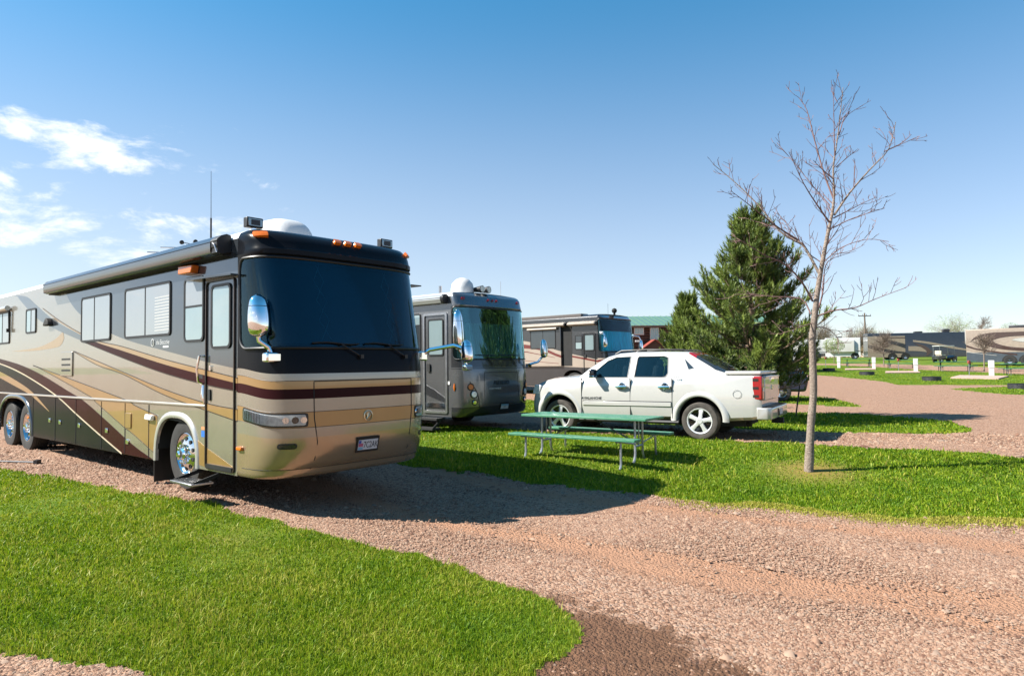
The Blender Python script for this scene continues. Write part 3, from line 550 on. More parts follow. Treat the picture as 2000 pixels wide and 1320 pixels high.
# ------------------------------------------------------------------ motorhome 1: silver, gold, maroon and black
def plate_text(root, cap, z, u, txt, size, name='number_plate', w=.33, hgt=.165, green=False):
    c = cap.p(z, u, .012); n = (cap.p(z, u, .1)-cap.p(z, u)).normalized(); xa = Vector((-n.y, n.x, 0)).normalized(); za = n.cross(xa)
    if za.z < 0: za = -za; 
    M = Matrix((( xa.x, za.x, n.x, c.x), (xa.y, za.y, n.y, c.y), (xa.z, za.z, n.z, c.z), (0, 0, 0, 1)))
    T = lambda m, a, b, d: [tuple(M @ Vector((p[0], p[1], p[2]))) for p in m]
    def bx(nm, x0, x1, y0, y1, d0, d1, mt, par):
        q = MB(); q.add([tuple(M @ Vector((a, b, e))) for a in (x0, x1) for b in (y0, y1) for e in (d0, d1)], [(0, 1, 3, 2), (4, 6, 7, 5), (0, 4, 5, 1), (2, 3, 7, 6), (0, 2, 6, 4), (1, 5, 7, 3)]); return q.build(nm, mt, par)
    a, b = w/2, hgt/2
    pl = bx(name, -a-.015, a+.015, -b-.02, b+.02, -.012, .006, 'black_rubber', root)
    bx('plate_face', -a+.008, a-.008, -b+.012, b-.016, .006, .010, 'plate_white', pl)
    if not green:
        bx('flag_canton', -a+.012, -a+.05, .02, b-.024, .010, .0115, 'plate_blue', pl); bx('flag_field', -a+.012, -a+.085, -.025, .018, .010, .0113, 'plate_red', pl); bx('flag_stripe', -a+.012, -a+.085, -b+.016, -.032, .010, .0112, 'plate_sky', pl)
        text_obj('lettering', txt, size, M @ Matrix.Translation((.045, -.008, .0105)), 'letter_dark', pl, .0, .001, .62)
    else:
        bx('band', -a+.01, a-.01, b-.055, b-.018, .010, .0115, 'plate_sky', pl); text_obj('lettering', txt, size, M @ Matrix.Translation((0, -.02, .0105)), 'letter_dark', pl, 0, .001, .7)
    return pl
def on_cap(root, cap, name, z, y, dz, dy, thick, mat, parent=None, bev=.012, sink=.01):
    """rounded block seated on the cap at height z, lateral y"""
    u = cap.u_of_y(y); u0, u1 = cap.u_of_y(y-dy/2), cap.u_of_y(y+dy/2)
    return slab(name, cap.patch(z-dz/2, z+dz/2, u0, u1, thick, 4, 8, min(dz, dy)*.3), mat, parent or root, thick+sink)
def rv_one():
    root = thing('motorhome', 'large silver, gold and black motorhome with its awning rolled up, nearest on the gravel pad', 'motorhome', (-3.903, 10.825, 0.0), YAW)
    B, Sg = 1.285, -1
    prof = [(.36, 2.36, 1.265), (.385, 2.42, 1.28), (.42, 2.445, B), (.47, 2.46, B), (.475, 2.47, B), (.55, 2.525, B), (.65, 2.57, B), (.75, 2.595, B), (.87, 2.605, B), (.992, 2.605, B), (1.57, 2.60, B), (1.656, 2.595, B), (1.8, 2.575, B), (1.97, 2.53, B), (3.14, 2.24, B), (3.17, 2.29, B+.008), (3.23, 2.29, B+.008), (3.25, 2.262, B), (3.33, 2.225, B), (3.405, 2.16, B), (3.475, 2.06, B-.035), (3.515, 1.92, B-.115)]
    cap = Cap(1.6, prof, 4.0, 0.075); cp, si, go, ma, bl = 'silver_ground_reflection', 'paint_silver', 'paint_gold', 'paint_maroon', 'paint_black'
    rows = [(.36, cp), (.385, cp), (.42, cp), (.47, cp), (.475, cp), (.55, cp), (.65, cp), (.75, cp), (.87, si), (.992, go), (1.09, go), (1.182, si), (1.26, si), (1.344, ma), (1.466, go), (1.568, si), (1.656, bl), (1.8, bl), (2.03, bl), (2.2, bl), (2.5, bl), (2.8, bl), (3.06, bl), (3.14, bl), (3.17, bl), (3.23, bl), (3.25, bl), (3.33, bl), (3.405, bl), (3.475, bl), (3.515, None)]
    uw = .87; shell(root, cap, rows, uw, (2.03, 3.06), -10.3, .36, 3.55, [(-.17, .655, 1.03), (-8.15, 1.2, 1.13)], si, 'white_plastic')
    # windscreen
    T = .955
    gl = slab('windscreen', cap.patch(1.975, 3.125, -T, T, .010, 14, 36, .17), 'windscreen_glass', root, .006)
    m = MB(); lp = cap.loop(1.975, 3.125, -T, T, .012, .17); m.tube(lp+[lp[0]], .019, 8, cap=False); m.build('windscreen_gasket', 'black_rubber', root, True)
    slab('windscreen_shade', cap.patch(1.9, 3.2, -.98, .98, -.11, 8, 48), 'shade_navy', root, .01)
    for y0 in (-.50, .62):
        for q in (1, -1):
            pts = [cap.p(2.10+.26*k, cap.u_of_y(y0+q*.075*(1 if k % 2 else -1)), -.085) for k in range(5)]; m = MB(); m.tube(pts, .006, 5); m.build('shade_scissor_arm', 'lattice_arm', root)
    m = MB(); m.grid([[cap.p(1.99, u, -.02) for u in np.linspace(-.9, .9, 20)], [cap.p(2.02, u, -.10) for u in np.linspace(-.9, .9, 20)]]); m.build('dashboard', 'dash_grey', root)
    for y0, y1 in ((-.78, -.10), (.0, .66)):      # wipers
        m = MB(); pa = [cap.p(1.86, cap.u_of_y((y0+y1)/2+.35), .03), cap.p(2.02, cap.u_of_y((y0+y1)/2+.05), .05)]; m.tube(pa, [.012, .008], 6)
        pb = [cap.p(2.03+.012*math.sin(k), cap.u_of_y(y0+(y1-y0)*k/6), .035) for k in range(7)]; m.tube(pb, .011, 6); m.box(pa[0], (.05, .05, .05)); m.build('wiper', 'black_rubber', root, True)
    # front seams
    m = MB()
    for s in (-1, 1):
        pts = [(.365, .755), (.47, .76), (.6, .752), (.8, .748), (.992, .775), (1.1, .79), (1.3, .793), (1.55, .793)]; m.tube([cap.p(z, cap.u_of_y(s*y), .0) for z, y in pts], .0065, 5)
    m.tube([cap.p(1.557, cap.u_of_y(y), 0) for y in np.linspace(-.793, .793, 24)], .0055, 5); m.tube([cap.p(.473, u, 0) for u in np.linspace(-.93, .93, 50)], .0045, 5); m.build('panel_seam', 'black_matte', root)
    m = MB()
    for z in (.992, 1.182, 1.568): m.tube([cap.p(z, u, 0) for u in np.linspace(-1, 1, 60)], .0035, 4)
    m.build('pinstripe', 'pinstripe', root)
    # headlamps, fog lamps, markers
    for s in (-1, 1):
        u0, u1 = cap.u_of_y(s*.865), s*.93
        if u0 > u1: u0, u1 = u1, u0
        hl = slab('headlamp', cap.patch(1.002, 1.172, u0, u1, .006, 6, 16, .03), 'black_rubber', root, .03)
        hl2 = slab('reflector', cap.patch(1.022, 1.152, u0+.014, u1-.014, .011, 5, 16, .025), 'lamp_reflector', hl, .005)
        for yy, rr_, mt in ((1.01, .046, 'dark_lens'), (.92, .046, 'chrome'), (1.10, .046, 'chrome')):
            c = cap.p(1.087, cap.u_of_y(s*yy), .0135); m = MB(); nv = (cap.p(1.087, cap.u_of_y(s*yy), .1)-c).normalized(); m.tube([c-nv*.01, c+nv*.004], [rr_, rr_*.86], 16); m.build('bulb_bowl', mt, hl, True)
        for q in np.linspace(.62, .95, 7): ur = u0+(u1-u0)*(q if s > 0 else 1-q); m = MB(); m.tube([cap.p(1.03, ur, .013), cap.p(1.145, ur, .013)], .006, 5); m.build('lens_rib', 'chrome', hl)
        slab('lens', cap.patch(1.018, 1.156, u0+.012, u1-.012, .022, 5, 16, .025), 'clear_lens', hl, .004)
        fg = slab('fog_lamp', cap.patch(.735, .805, *sorted((cap.u_of_y(s*.985), cap.u_of_y(s*1.17))), .004, 6, 10, .033), 'black_rubber', root, .02)
        slab('fog_lens', cap.patch(.748, .792, *sorted((cap.u_of_y(s*1.0), cap.u_of_y(s*1.155))), .009, 5, 8, .02), 'dark_lens', fg, .006)
        u = s*.955; c = cap.p(.715, u, .012); m = MB(); m.box(c, (.13, .05, .05)); m.build('marker_light', 'amber_lens', root, bevel=.012)
        on_cap(root, cap, 'clearance_light', 3.40, s*1.185, .05, .12, .045, 'amber_lens')
    for y in (-.17, 0, .17): on_cap(root, cap, 'clearance_light', 3.405, y, .05, .10, .045, 'amber_lens')
    # emblem (round crest with swept rays), plate
    c = cap.p(1.087, 0, .004); m = MB(); m.lathe([(.072, 0), (.072, .006), (.062, .010), (.062, .004)], c, 'x', 28); em = m.build('emblem', 'badge_gold', root, True)
    for k in range(5):
        a = math.radians(25+28*k); m = MB(); m.tube([c+Vector((.006, -.03+.006*k, -.045+.008*k)), c+Vector((.008, .045*math.cos(a), .05*math.sin(a)))], [.007, .004], 5); m.build('emblem_ray', 'badge_gold', em)
    plate_text(root, cap, .715, 0.0, '7C2AK', .125)
    # ---- right side artwork
    def D(name, pts, mat, lay): return decal(root, name, pts, mat, Sg, B-.0005, .0015+.0015*lay)
    S1 = spline([(-3.5, 2.52), (-2.64, 2.33), (-1.744, 2.165), (-.195, 1.951), (.772, 1.819), (1.6, 1.722)])
    D('paint_field', [(1.6, 3.40), (-5.0, 3.40)]+spline([(-4.98, 3.34), (-4.87, 3.14), (-4.6, 2.95), (-4.2, 2.76), (-3.5, 2.52)])[:-1]+S1, 'paint_slate', 0)
    s3t = spline([(-8.38, 3.40), (-7.45, 3.30), (-6.76, 3.08), (-5.6, 2.70), (-4.1, 2.36)]); s3l = spline([(-8.05, 3.34), (-7.84, 3.24), (-6.75, 2.82), (-5.59, 2.54), (-4.1, 2.26)])
    D('paint_stripe', ribbon(s3t, s3l), 'paint_slate', 1)
    mt_ = spline([(-4.1, 2.36), (-3.28, 2.197), (-2.158, 2.032), (-.567, 1.797), (.794, 1.629), (1.6, 1.535)]); mb_ = spline([(-4.1, 2.26), (-3.96, 2.229), (-2.155, 1.918), (-.565, 1.667), (.795, 1.506), (1.6, 1.437)])
    D('paint_stripe', ribbon(mt_, mb_), 'paint_maroon', 1)
    g2t = spline([(-6.3, 2.98), (-5.2, 2.66), (-4.1, 2.39), (-3.24, 2.225), (-2.159, 2.101), (-.568, 1.874), (.793, 1.705), (1.6, 1.608)]); g2b = spline([(-6.3, 2.965), (-5.2, 2.63), (-4.1, 2.362), (-3.28, 2.2), (-2.158, 2.033), (-.567, 1.798), (.794, 1.63), (1.6, 1.536)])
    D('paint_stripe', ribbon(g2t, g2b), 'paint_gold', 2)
    g4t = spline([(-4.464, 2.075), (-2.149, 1.689), (-.561, 1.429), (.758, 1.262), (1.6, 1.205)]); g4b = spline([(-4.464, 2.068), (-3.263, 1.807), (-2.148, 1.655), (-.559, 1.346), (.759, 1.165), (1.6, 1.055)])
    D('paint_stripe', ribbon(g4t, g4b), 'paint_gold', 2)
    w5t = spline([(-6.888, 1.828), (-5.143, 1.62), (-2.136, 1.252), (-1.63, 1.158), (-.80, 1.03)]); w5b = spline([(-6.888, 1.822), (-6.243, 1.73), (-3.65, 1.265), (-3.31, 1.163), (-2.128, .814), (-1.711, .709), (-.835, .45)])
    D('paint_stripe', ribbon(w5t, w5b), 'paint_gold', 1)
    s7 = spline([(-10.3, 2.06), (-9.418, 1.998), (-7.771, 1.84), (-6.328, 1.631), (-4.818, 1.345), (-3.925, 1.171), (-2.914, .889), (-1.707, .533), (-.93, .362)]); ln = spline([(-10.3, 1.965), (-9.412, 1.885), (-8.287, 1.751), (-7.065, 1.557), (-5.452, 1.24), (-4.202, .897), (-3.032, .586), (-2.15, .362)])
    D('paint_field', s7+ln[::-1], 'paint_maroon', 1)
    notch = [(-8.15+1.2*math.copysign(abs(math.cos(a))**.75, math.cos(a)), .36+.77*math.sin(a)**.75) for a in np.linspace(.05, math.pi-.05, 15)]
    D('paint_field', ln+[(-6.95, .362)]+notch+[(-9.35, .362), (-10.3, .362)], 'paint_black', 1)
    D('paint_line', ribbon([(a, b+.014) for a, b in ln], [(a, b-.014) for a, b in ln]), 'line_tan', 2)
    D('paint_stripe', ribbon(spline([(-10.3, 1.82), (-9.4, 1.706), (-8.275, 1.535), (-7.248, 1.349), (-6.579, 1.173), (-5.816, .915)]), spline([(-10.3, 1.68), (-9.39, 1.561), (-8.27, 1.396), (-7.24, 1.246), (-6.70, 1.13), (-5.82, .905)])), 'paint_gold', 2)
    D('paint_stripe', spline([(-8.4, 2.150), (-6.625, 2.191), (-5.579, 2.317), (-5.056, 2.462)])+spline([(-5.0, 2.33), (-5.15, 2.22), (-5.49, 2.164), (-6.808, 2.129), (-8.4, 2.143)]), 'paint_gold', 1)
    D('paint_stripe', [(.47, .42), (.40, .78), (.785, .657), (1.52, .457), (1.52, .40), (.75, .40)], 'paint_gold', 1)
    for cv in (g2t, mb_, g4t, g4b, w5t, w5b): D('pinstripe', ribbon([(a, b+.006) for a, b in cv], [(a, b-.006) for a, b in cv]), 'pinstripe', 3)
    # windows and door
    side_window(root, Sg, B+.004, -9.9, -8.63, 2.33, 3.06, ('pane_teal', 'blind_white'), -9.2, r=.06)
    side_window(root, Sg, B+.004, -7.40, -6.72, 2.50, 3.02, ('pane_teal', 'blind_white'), -7.05, r=.06)
    side_window(root, Sg, B+.004, -4.06, -2.66, 2.22, 3.03, ('blind_white', 'blind_white'), -3.41, r=.07)
    side_window(root, Sg, B+.004, -2.06, -.35, 2.22, 3.03, ('blind_white', 'blind_white'), -1.25, r=.07, slats=(-.90, -.40, 2.30, 2.80))
    side_window(root, Sg, B+.004, .09, .69, 2.10, 3.02, ('pane_teal', 'blind_white'), None, 2.6, r=.09)
    fn = side_fn(Sg, B); m = MB(); A = rrect(.755, 1.545, .385, 2.91, .06); Bq = rrect(.774, 1.526, .404, 2.893, .05); o_ = [fn(p, .022) for p in A]; i_ = [fn(p, .022) for p in Bq]; m.grid([[fn(p, 0) for p in A], o_, i_, [fn(p, .004) for p in Bq]], closed=True)
    dr = m.build('door', 'pinstripe', root, True, angle=30)
    side_window(dr, Sg, B+.006, .905, 1.44, 1.99, 2.85, ('pane_teal',), r=.08, name='door_window')
    m = MB(); m.prism(rrect(.80, 1.50, .40, .455, .01), fn, .03); m.build('kick_plate', 'black_rubber', dr); m = MB(); m.prism(rrect(.84, .895, 1.30, 1.45, .015), fn, .02); m.build('door_latch', 'black_matte', dr); m = MB(); m.prism(rrect(.87, .91, 1.70, 1.77, .012), fn, .022); m.build('lock', 'chrome', dr)
    m = MB(); m.tube([fn((.69, 1.90), .0), fn((.69, 1.90), .07), fn((.655, 1.72), .085), fn((.66, 1.55), .07), fn((.665, 1.52), .0)], .017, 8); m.build('grab_handle', 'chrome', root, True); m = MB(); m.tube([fn((.69, 1.50), .012), fn((.705, 1.36), .03), fn((.72, 1.22), .012)], [.02, .026, .006], 8); m.build('handle_foot', 'chrome', root, True)
    m = MB(); m.prism([(.36, 2.985), (1.66, 2.935), (1.66, 2.915), (.36, 2.95)], fn, .13); m.build('door_awning', 'awning_slate', root); m = MB(); m.prism([(.55, 1.6), (.65, 1.59), (.65, 1.68), (.55, 1.69)], fn, .003); m.build('sticker', 'letter_dark', root)
    for z0, z1, mt2 in ((.895, .94, 'sticker_orange'), (.80, .885, 'sticker_blue')): m = MB(); m.prism([(.62, z0), (.745, z0), (.745, z1), (.62, z1)], fn, .003); m.build('sticker', mt2, root)
    # belt mould, seams, latches, vents
    m = MB(); m.prism([(-10.3, 1.195), (.75, 1.21), (.75, 1.24), (-10.3, 1.235)], fn, .022); m.build('belt_moulding', 'paint_pale', root, bevel=.006)
    m = MB()
    for x in (-1.10, -2.02, -3.05, -4.3, -5.45, -6.85): m.prism([(x-.004, .37), (x+.004, .37), (x+.004, 1.185), (x-.004, 1.185)], fn, .0085)
    m.build('locker_seam', 'black_matte', root)
    for x, z in ((-5.75, .74), (-5.15, .73), (-4.1, .72), (-2.78, .70), (-1.9, .57)): m = MB(); m.prism(rrect(x-.05, x+.05, z-.04, z+.04, .015), fn, .022); lt = m.build('locker_latch', 'chrome', root, bevel=.008)
    m = MB(); m.prism(rrect(-5.15, -4.49, 1.61, 2.07, .03), fn, .02); vt = m.build('vent_panel', 'paint_silver', root, bevel=.008)
    for k in range(3): m = MB(); m.prism([(-5.06, 1.70+k*.105), (-4.58, 1.70+k*.105), (-4.58, 1.735+k*.105), (-5.06, 1.735+k*.105)], fn, .0225); m.build('louvre', 'black_matte', vt)
    m = MB(); m.prism(rrect(-1.985, -1.76, .79, 1.03, .02), fn, .018); m.build('fuel_flap', 'paint_gold', root, bevel=.006); m = MB(); m.prism([(-1.15, .96), (-.9, .95), (-.88, 1.03), (-1.12, 1.045)], fn, .06); m.build('side_lamp', 'lamp_reflector', root, bevel=.015)
    m = MB(); m.prism([(-5.97, 2.60), (-5.64, 2.61), (-5.70, 2.70), (-5.80, 2.76), (-5.93, 2.66)], fn, .10); m.build('docking_light', 'black_matte', root, bevel=.02); m = MB(); m.prism(rrect(-7.13, -7.0, .715, .765, .012), fn, .04); m.build('marker_light', 'amber_lens', root, bevel=.01)
    m = MB(); m.prism([(.10, 3.06), (.50, 3.05), (.54, 3.16), (.11, 3.18)], fn, .11); m.build('porch_light', 'amber_lens', root, bevel=.015)
    # wheel arch lips
    for ax, ar, top, mt in ((-.17, .655, 1.03, 'paint_pale'), (-8.15, 1.2, 1.13, 'paint_dark_slate')):
        def arch(rr_, tp, n=22): return [(ax+rr_*math.copysign(abs(math.cos(a))**.75, math.cos(a)), .36+(tp-.36)*math.sin(a)**.75) for a in np.linspace(0, math.pi, n)]
        i0, o0 = arch(ar-.005, top-.005), arch(ar+.075, top+.085); m = MB(); m.grid([[fn(p, 0) for p in o0], [fn(p, .022) for p in arch(ar+.06, top+.07)], [fn(p, .03) for p in arch(ar+.02, top+.02)], [fn(p, .018) for p in i0], [fn(p, -.028) for p in i0]]); m.build('wheel_arch_trim', mt, root, True, angle=60)
    m = MB(); m.box((-.92, -1.10, .34), (.02, .36, .62)); m.build('mud_flap', 'black_rubber', root)
    m = MB(); m.box((.04, -1.09, 1.0), (1.3, .36, .04)); m.box((-.82, -1.09, .78), (.04, .36, .5)); m.box((.1, -.88, .7), (1.5, .03, .66)); m.build('wheel_well', 'black_matte', root)
    wheel(root, 0.0, 1.215, -1, .512, .28, 'convex', .30); wheel(root, -7.49, 1.215, -1, .512, .30, 'dish', .30); wheel(root, -8.78, 1.215, -1, .512, .30, 'dish', .30)
    for x in (0, -7.49, -8.78): wheel(root, x, 1.215, 1, .512, .28, 'plain', .30)
    # entry step
    m = MB(); m.box((.80, -1.50, .235), (.62, .30, .03)); st = m.build('entry_step', 'alloy_dull', root, bevel=.006)
    m = MB(); m.box((.80, -1.50, .256), (.54, .22, .012)); m.build('step_tread', 'black_rubber', st); m = MB()
    for x in (.52, 1.08): m.bar((x, -1.60, .24), (x+.02, -1.0, .40), .02, .05)
    m.build('step_bracket', 'black_matte', st)
    # awning
    def sec(x, P): return [(x, -(B+a), b) for a, b in P]
    case = [(0, 3.46), (.06, 3.475), (.13, 3.45), (.185, 3.40), (.20, 3.375), (.19, 3.37), (.19, 3.30), (.18, 3.29), (.185, 3.22), (.12, 3.205), (0, 3.24)]
    ac = MB(); ac.grid([sec(x, case) for x in (-5.55, -5.0, 1.25)]); aw = ac.build('awning', 'awning_slate', root, True, angle=25)
    q = MB(); q.grid([sec(x, [(.192, 3.366), (.202, 3.36), (.202, 3.25), (.19, 3.225)]) for x in (-5.55, 1.26)]); q.build('awning_lead_rail', 'awning_metal', aw, True)
    for x0, x1 in ((1.25, 1.43), (-5.60, -5.55)): q = MB(); q.prism([(a*1.02, b) for a, b in case], lambda p, k, x0=x0: (x0+k, -(B+p[0]), p[1]), x1-x0); q.build('awning_end_cap', 'black_rubber', aw, bevel=.01)
    q = MB(); q.tube([(1.30, -(B+.19), 3.36), (1.40, -(B+.215), 3.32), (1.44, -(B+.20), 3.22)], .010, 6); q.build('awning_strap', 'alloy_dull', aw)
    q = MB(); q.box((-2.1, -(B+.05), 3.215), (7.0, .10, .05)); q.build('awning_bracket', 'black_matte', aw)
    q = MB(); q.tube([(-9.95, -(B+.07), 3.12), (-8.55, -(B+.07), 3.12)], .055, 12); wa = q.build('window_awning', 'paint_pale', root, True)
    q = MB(); q.bar((-8.57, -(B+.04), 3.12), (-8.57, -(B+.03), 2.62), .03, .03); q.box((-8.57, -(B+.05), 2.62), (.05, .06, .08)); q.build('awning_arm', 'black_rubber', wa)
    # roof gear
    m = MB(); rows_ = []
    for k in range(9):
        f = k/8; z = 3.53+.46*math.sin(f*math.pi/2); kx = max(.02, math.cos(f*math.pi/2)**.55); rows_.append([(.42+.60*kx*math.copysign(abs(math.cos(a))**.7, math.cos(a)), .42*kx*math.copysign(abs(math.sin(a))**.7, math.sin(a)), z) for a in np.linspace(0, 2*math.pi, 33)[:-1]])
    m.grid(rows_, closed=True); ac_ = m.build('air_conditioner', 'white_plastic', root, True, angle=60)
    for x, w_ in ((-3.9, 1.1), (-7.6, 1.1), (-6.2, .5)): m = MB(); m.box((x, 0, 3.64), (w_, .7, .20)); m.build('roof_unit', 'white_plastic', root, bevel=.06, seg=3)
    for y in (-1.09, 1.09):
        m = MB(); m.box((1.63, y, 3.625), (.10, .23, .135)); ol = m.build('driving_light', 'black_rubber', root, bevel=.012); m = MB(); m.box((1.684, y, 3.625), (.012, .195, .10)); m.build('light_cover', 'pane_teal', ol, bevel=.004); m = MB(); m.box((1.693, y, 3.625), (.008, .12, .07)); m.build('light_logo', 'letter_dark', ol)
        m = MB(); m.box((1.63, y, 3.53), (.05, .05, .06)); m.build('light_foot', 'chrome', ol)
    m = MB(); m.tube([(.07, -.9, 3.5), (.07, -.9, 3.95)], .014, 6); m.tube([(.07, -.9, 3.95), (.065, -.9, 4.65)], [.005, .003], 5); m.build('whip_aerial', 'black_matte', root)
    m = MB(); m.tube([(-2.7, -.6, 3.62), (-1.5, -.55, 3.78)], .02, 5); m.tube([(-2.2, -.9, 3.70), (-2.0, -.2, 3.74)], .014, 5); m.tube([(-1.6, -.6, 3.55), (-2.1, -.6, 3.70)], .016, 5); m.tube([(-2.5, -.8, 3.66), (-2.35, -.35, 3.70)], .012, 5); m.tube([(-1.8, -.85, 3.74), (-1.65, -.3, 3.78)], .012, 5); m.build('tv_aerial', 'alloy_dull', root)
    m = MB(); m.tube([(-1.0, -.7, 3.5), (-1.0, -.7, 3.72)], .02, 6)
    for a in (0, 2.1, 4.2): m.tube([(-1.0, -.7, 3.72), (-1.0+.13*math.cos(a), -.7+.13*math.sin(a), 3.74)], .006, 5); m.lathe([(.001, -.03), (.032, -.02), (.036, .01), (.001, .03)], (-1.0+.14*math.cos(a), -.7+.14*math.sin(a), 3.74), 'x', 8)
    m.build('wind_sensor', 'black_matte', root)
    # mirrors
    mirror_assembly(root, (2.28, -1.20, 1.865), [(2.28, -1.20, 1.87), (2.27, -1.24, 1.98), (2.21, -1.33, 2.06), (2.20, -1.35, 2.18)], (2.22, -1.36, 2.37), .255, .52, .32, -1, .12)
    m = MB(); m.box((2.30, -1.215, 1.86), (.13, .20, .12)); m.build('mirror_bracket', 'chrome', root, bevel=.02)
    m = MB(); m.box((2.26, 1.235, 1.88), (.13, .20, .14)); m.build('mirror_bracket', 'chrome', root, bevel=.02)
    mirror_assembly(root, (2.26, 1.235, 1.88), [(2.28, 1.27, 1.90), (2.36, 1.34, 1.97), (2.66, 1.55, 2.03), (2.82, 1.60, 1.98)], (2.86, 1.61, 1.94), .17, .33, .24, 1, -.1)
    # script badge on the side and crest
    c = Vector((-.98, -B, 2.13)); m = MB(); m.lathe([(.058, -.004), (.058, -.008), (.046, -.009), (.046, -.003)], c, 'y', 20); cr = m.build('crest', 'letter_light', root)
    for k in range(4): m = MB(); m.tube([c+Vector((-.02+.01*k, -.006, -.04)), c+Vector((-.03+.025*k, -.006, .035))], .006, 4); m.build('crest_ray', 'letter_light', cr)
    MR = Matrix(((1, 0, 0, 0), (0, 0, -1, -B-.001), (0, 1, 0, 0), (0, 0, 0, 1)))
    text_obj('lettering', 'the Executive', .105, Matrix.Translation((-.64, 0, 2.13)) @ MR, 'letter_light', root, .35, .001, .8)
    m = MB(); m.prism(rrect(-.62, -.42, 2.045, 2.075, .008, 2), fn, .004); m.build('badge_bar', 'letter_light', root)
    return root
rv_one()
# ------------------------------------------------------------------ motorhomes 2 and 3
def base_prof(xb, xt, wz0, wz1, roofz, W, low=.38):
    return [(low, xb-.22, W-.03), (low+.03, xb-.14, W-.01), (low+.12, xb-.05, W), (low+.3, xb-.005, W), (.9, xb, W), (1.45, xb-.01, W), (wz0-.08, xb-.06, W), (wz0, xb-.08, W), (wz1, xt+.05, W), (wz1+.03, xt+.07, W), (wz1+.1, xt+.03, W), (roofz-.145, xt-.04, W), (roofz-.075, xt-.12, W-.035), (roofz-.035, xt-.22, W-.115)]
def rv_two():
    root = thing('motorhome', 'dark grey motorhome with green windscreen curtain, parked behind the picnic table', 'motorhome', (-1.863, 18.979, .067), YAW); B = 1.285
    cap = Cap(1.56, base_prof(2.10, 1.80, 1.80, 3.12, 3.52, B), 3.6, 0); g, ch = 'paint_grey', 'paint_charcoal'
    rows = [(.38, ch), (.41, ch), (.5, ch), (.62, g), (.68, g), (.9, g), (1.2, g), (1.45, g), (1.55, g), (1.60, ch), (1.85, ch), (2.2, ch), (2.6, ch), (2.9, ch), (3.05, ch), (3.12, g), (3.15, g), (3.22, g), (3.375, g), (3.445, g), (3.485, None)]
    shell(root, cap, rows, .86, (1.85, 3.05), -10, .38, 3.52, [(-.4, .62, 1.05), (-8.1, 1.1, 1.1)], g, 'white_plastic'); T = .95
    slab('windscreen', cap.patch(1.80, 3.10, -T, T, .01, 12, 32, .14), 'curtained_glass', root, .006); m = MB(); lp = cap.loop(1.80, 3.10, -T, T, .012, .14); m.tube(lp+[lp[0]], .017, 6, cap=False); m.build('windscreen_gasket', 'black_rubber', root, True)
    rowsC = []
    for i, z in enumerate(np.linspace(1.74, 2.74, 5)): rowsC.append([cap.p(z, u, -.10+.018*math.sin(u*95)) for u in np.linspace(-.98, .98, 120)])
    m = MB(); m.grid(rowsC); m.build('windscreen_curtain', 'curtain_green', root, True)
    slab('windscreen_visor', cap.patch(2.72, 3.2, -.98, .98, -.07, 4, 30), 'curtain_dark', root, .01)
    for y0, y1 in ((-.85, -.15), (.0, .75)):
        m = MB(); m.tube([cap.p(1.9+.01*math.sin(k*2), cap.u_of_y(y0+(y1-y0)*k/6), .03) for k in range(7)], .012, 5); m.tube([cap.p(1.66, cap.u_of_y((y0+y1)/2+.2), .02), cap.p(1.9, cap.u_of_y((y0+y1)/2), .04)], .012, 5); m.build('wiper', 'black_rubber', root)
    m = MB()
    for s in (-1, 1):
        m.tube([cap.p(z, cap.u_of_y(s*y), 0) for z, y in ((.62, .66), (.9, .66), (1.47, .64))], .007, 5); m.tube([cap.p(z, cap.u_of_y(s*y), .002) for z, y in ((.62, .80), (.85, .84), (1.05, .92), (1.25, 1.08))], .012, 5)
    m.tube([cap.p(1.47, cap.u_of_y(y), 0) for y in np.linspace(-.64, .64, 16)], .007, 5); m.tube([cap.p(1.575, u, 0) for u in np.linspace(-1, 1, 50)], .008, 5); m.tube([cap.p(.62, u, 0) for u in np.linspace(-1, 1, 50)], .006, 5); m.build('panel_seam', 'black_matte', root)
    for s in (-1, 1):
        for z, y, rr_, mt in ((1.12, 1.06, .075, 'amber_lens'), (.94, .98, .085, 'lamp_reflector'), (.74, .96, .055, 'chrome')):
            u = cap.u_of_y(s*y); c = cap.p(z, u, .01); nv = (cap.p(z, u, .1)-c).normalized(); m = MB(); m.tube([c-nv*.02, c+nv*.008], rr_+.018, 18); hl = m.build('headlamp', 'black_rubber', root, True); m = MB(); m.tube([c, c+nv*.018], [rr_, rr_*.8], 18); m.build('lens', mt, hl, True)
        on_cap(root, cap, 'clearance_light', 3.32, s*1.05, .05, .10, .03, 'red_lens'); c = cap.p(1.12, s*.93, .008); m = MB(); m.tube([c+Vector((0, 0, -.09)), c, c+Vector((0, 0, .09))], [.012, .03, .012], 8); m.build('marker_light', 'amber_lens', root, True)
    for y in (-.16, 0, .16): on_cap(root, cap, 'clearance_light', 3.32, y, .05, .06, .03, 'red_lens')
    plate_text(root, cap, .60, .06, '17 7', .08, w=.30, hgt=.15, green=True)
    for (txt, z, sz, mt, yy) in (('PRESIDIO', 1.20, .15, 'letter_dark', -.02), ('HOLIDAY RAMBLER', 1.06, .055, 'letter_light', -.28)):
        c = cap.p(z, cap.u_of_y(yy), .006); text_obj('lettering', txt, sz, Matrix(((0, 0, 1, c.x+.005), (1, 0, 0, c.y), (0, 1, 0, c.z), (0, 0, 0, 1))), mt, root, .12, .002, .95)
    # side: door, window, awning
    fn = side_fn(-1, B)
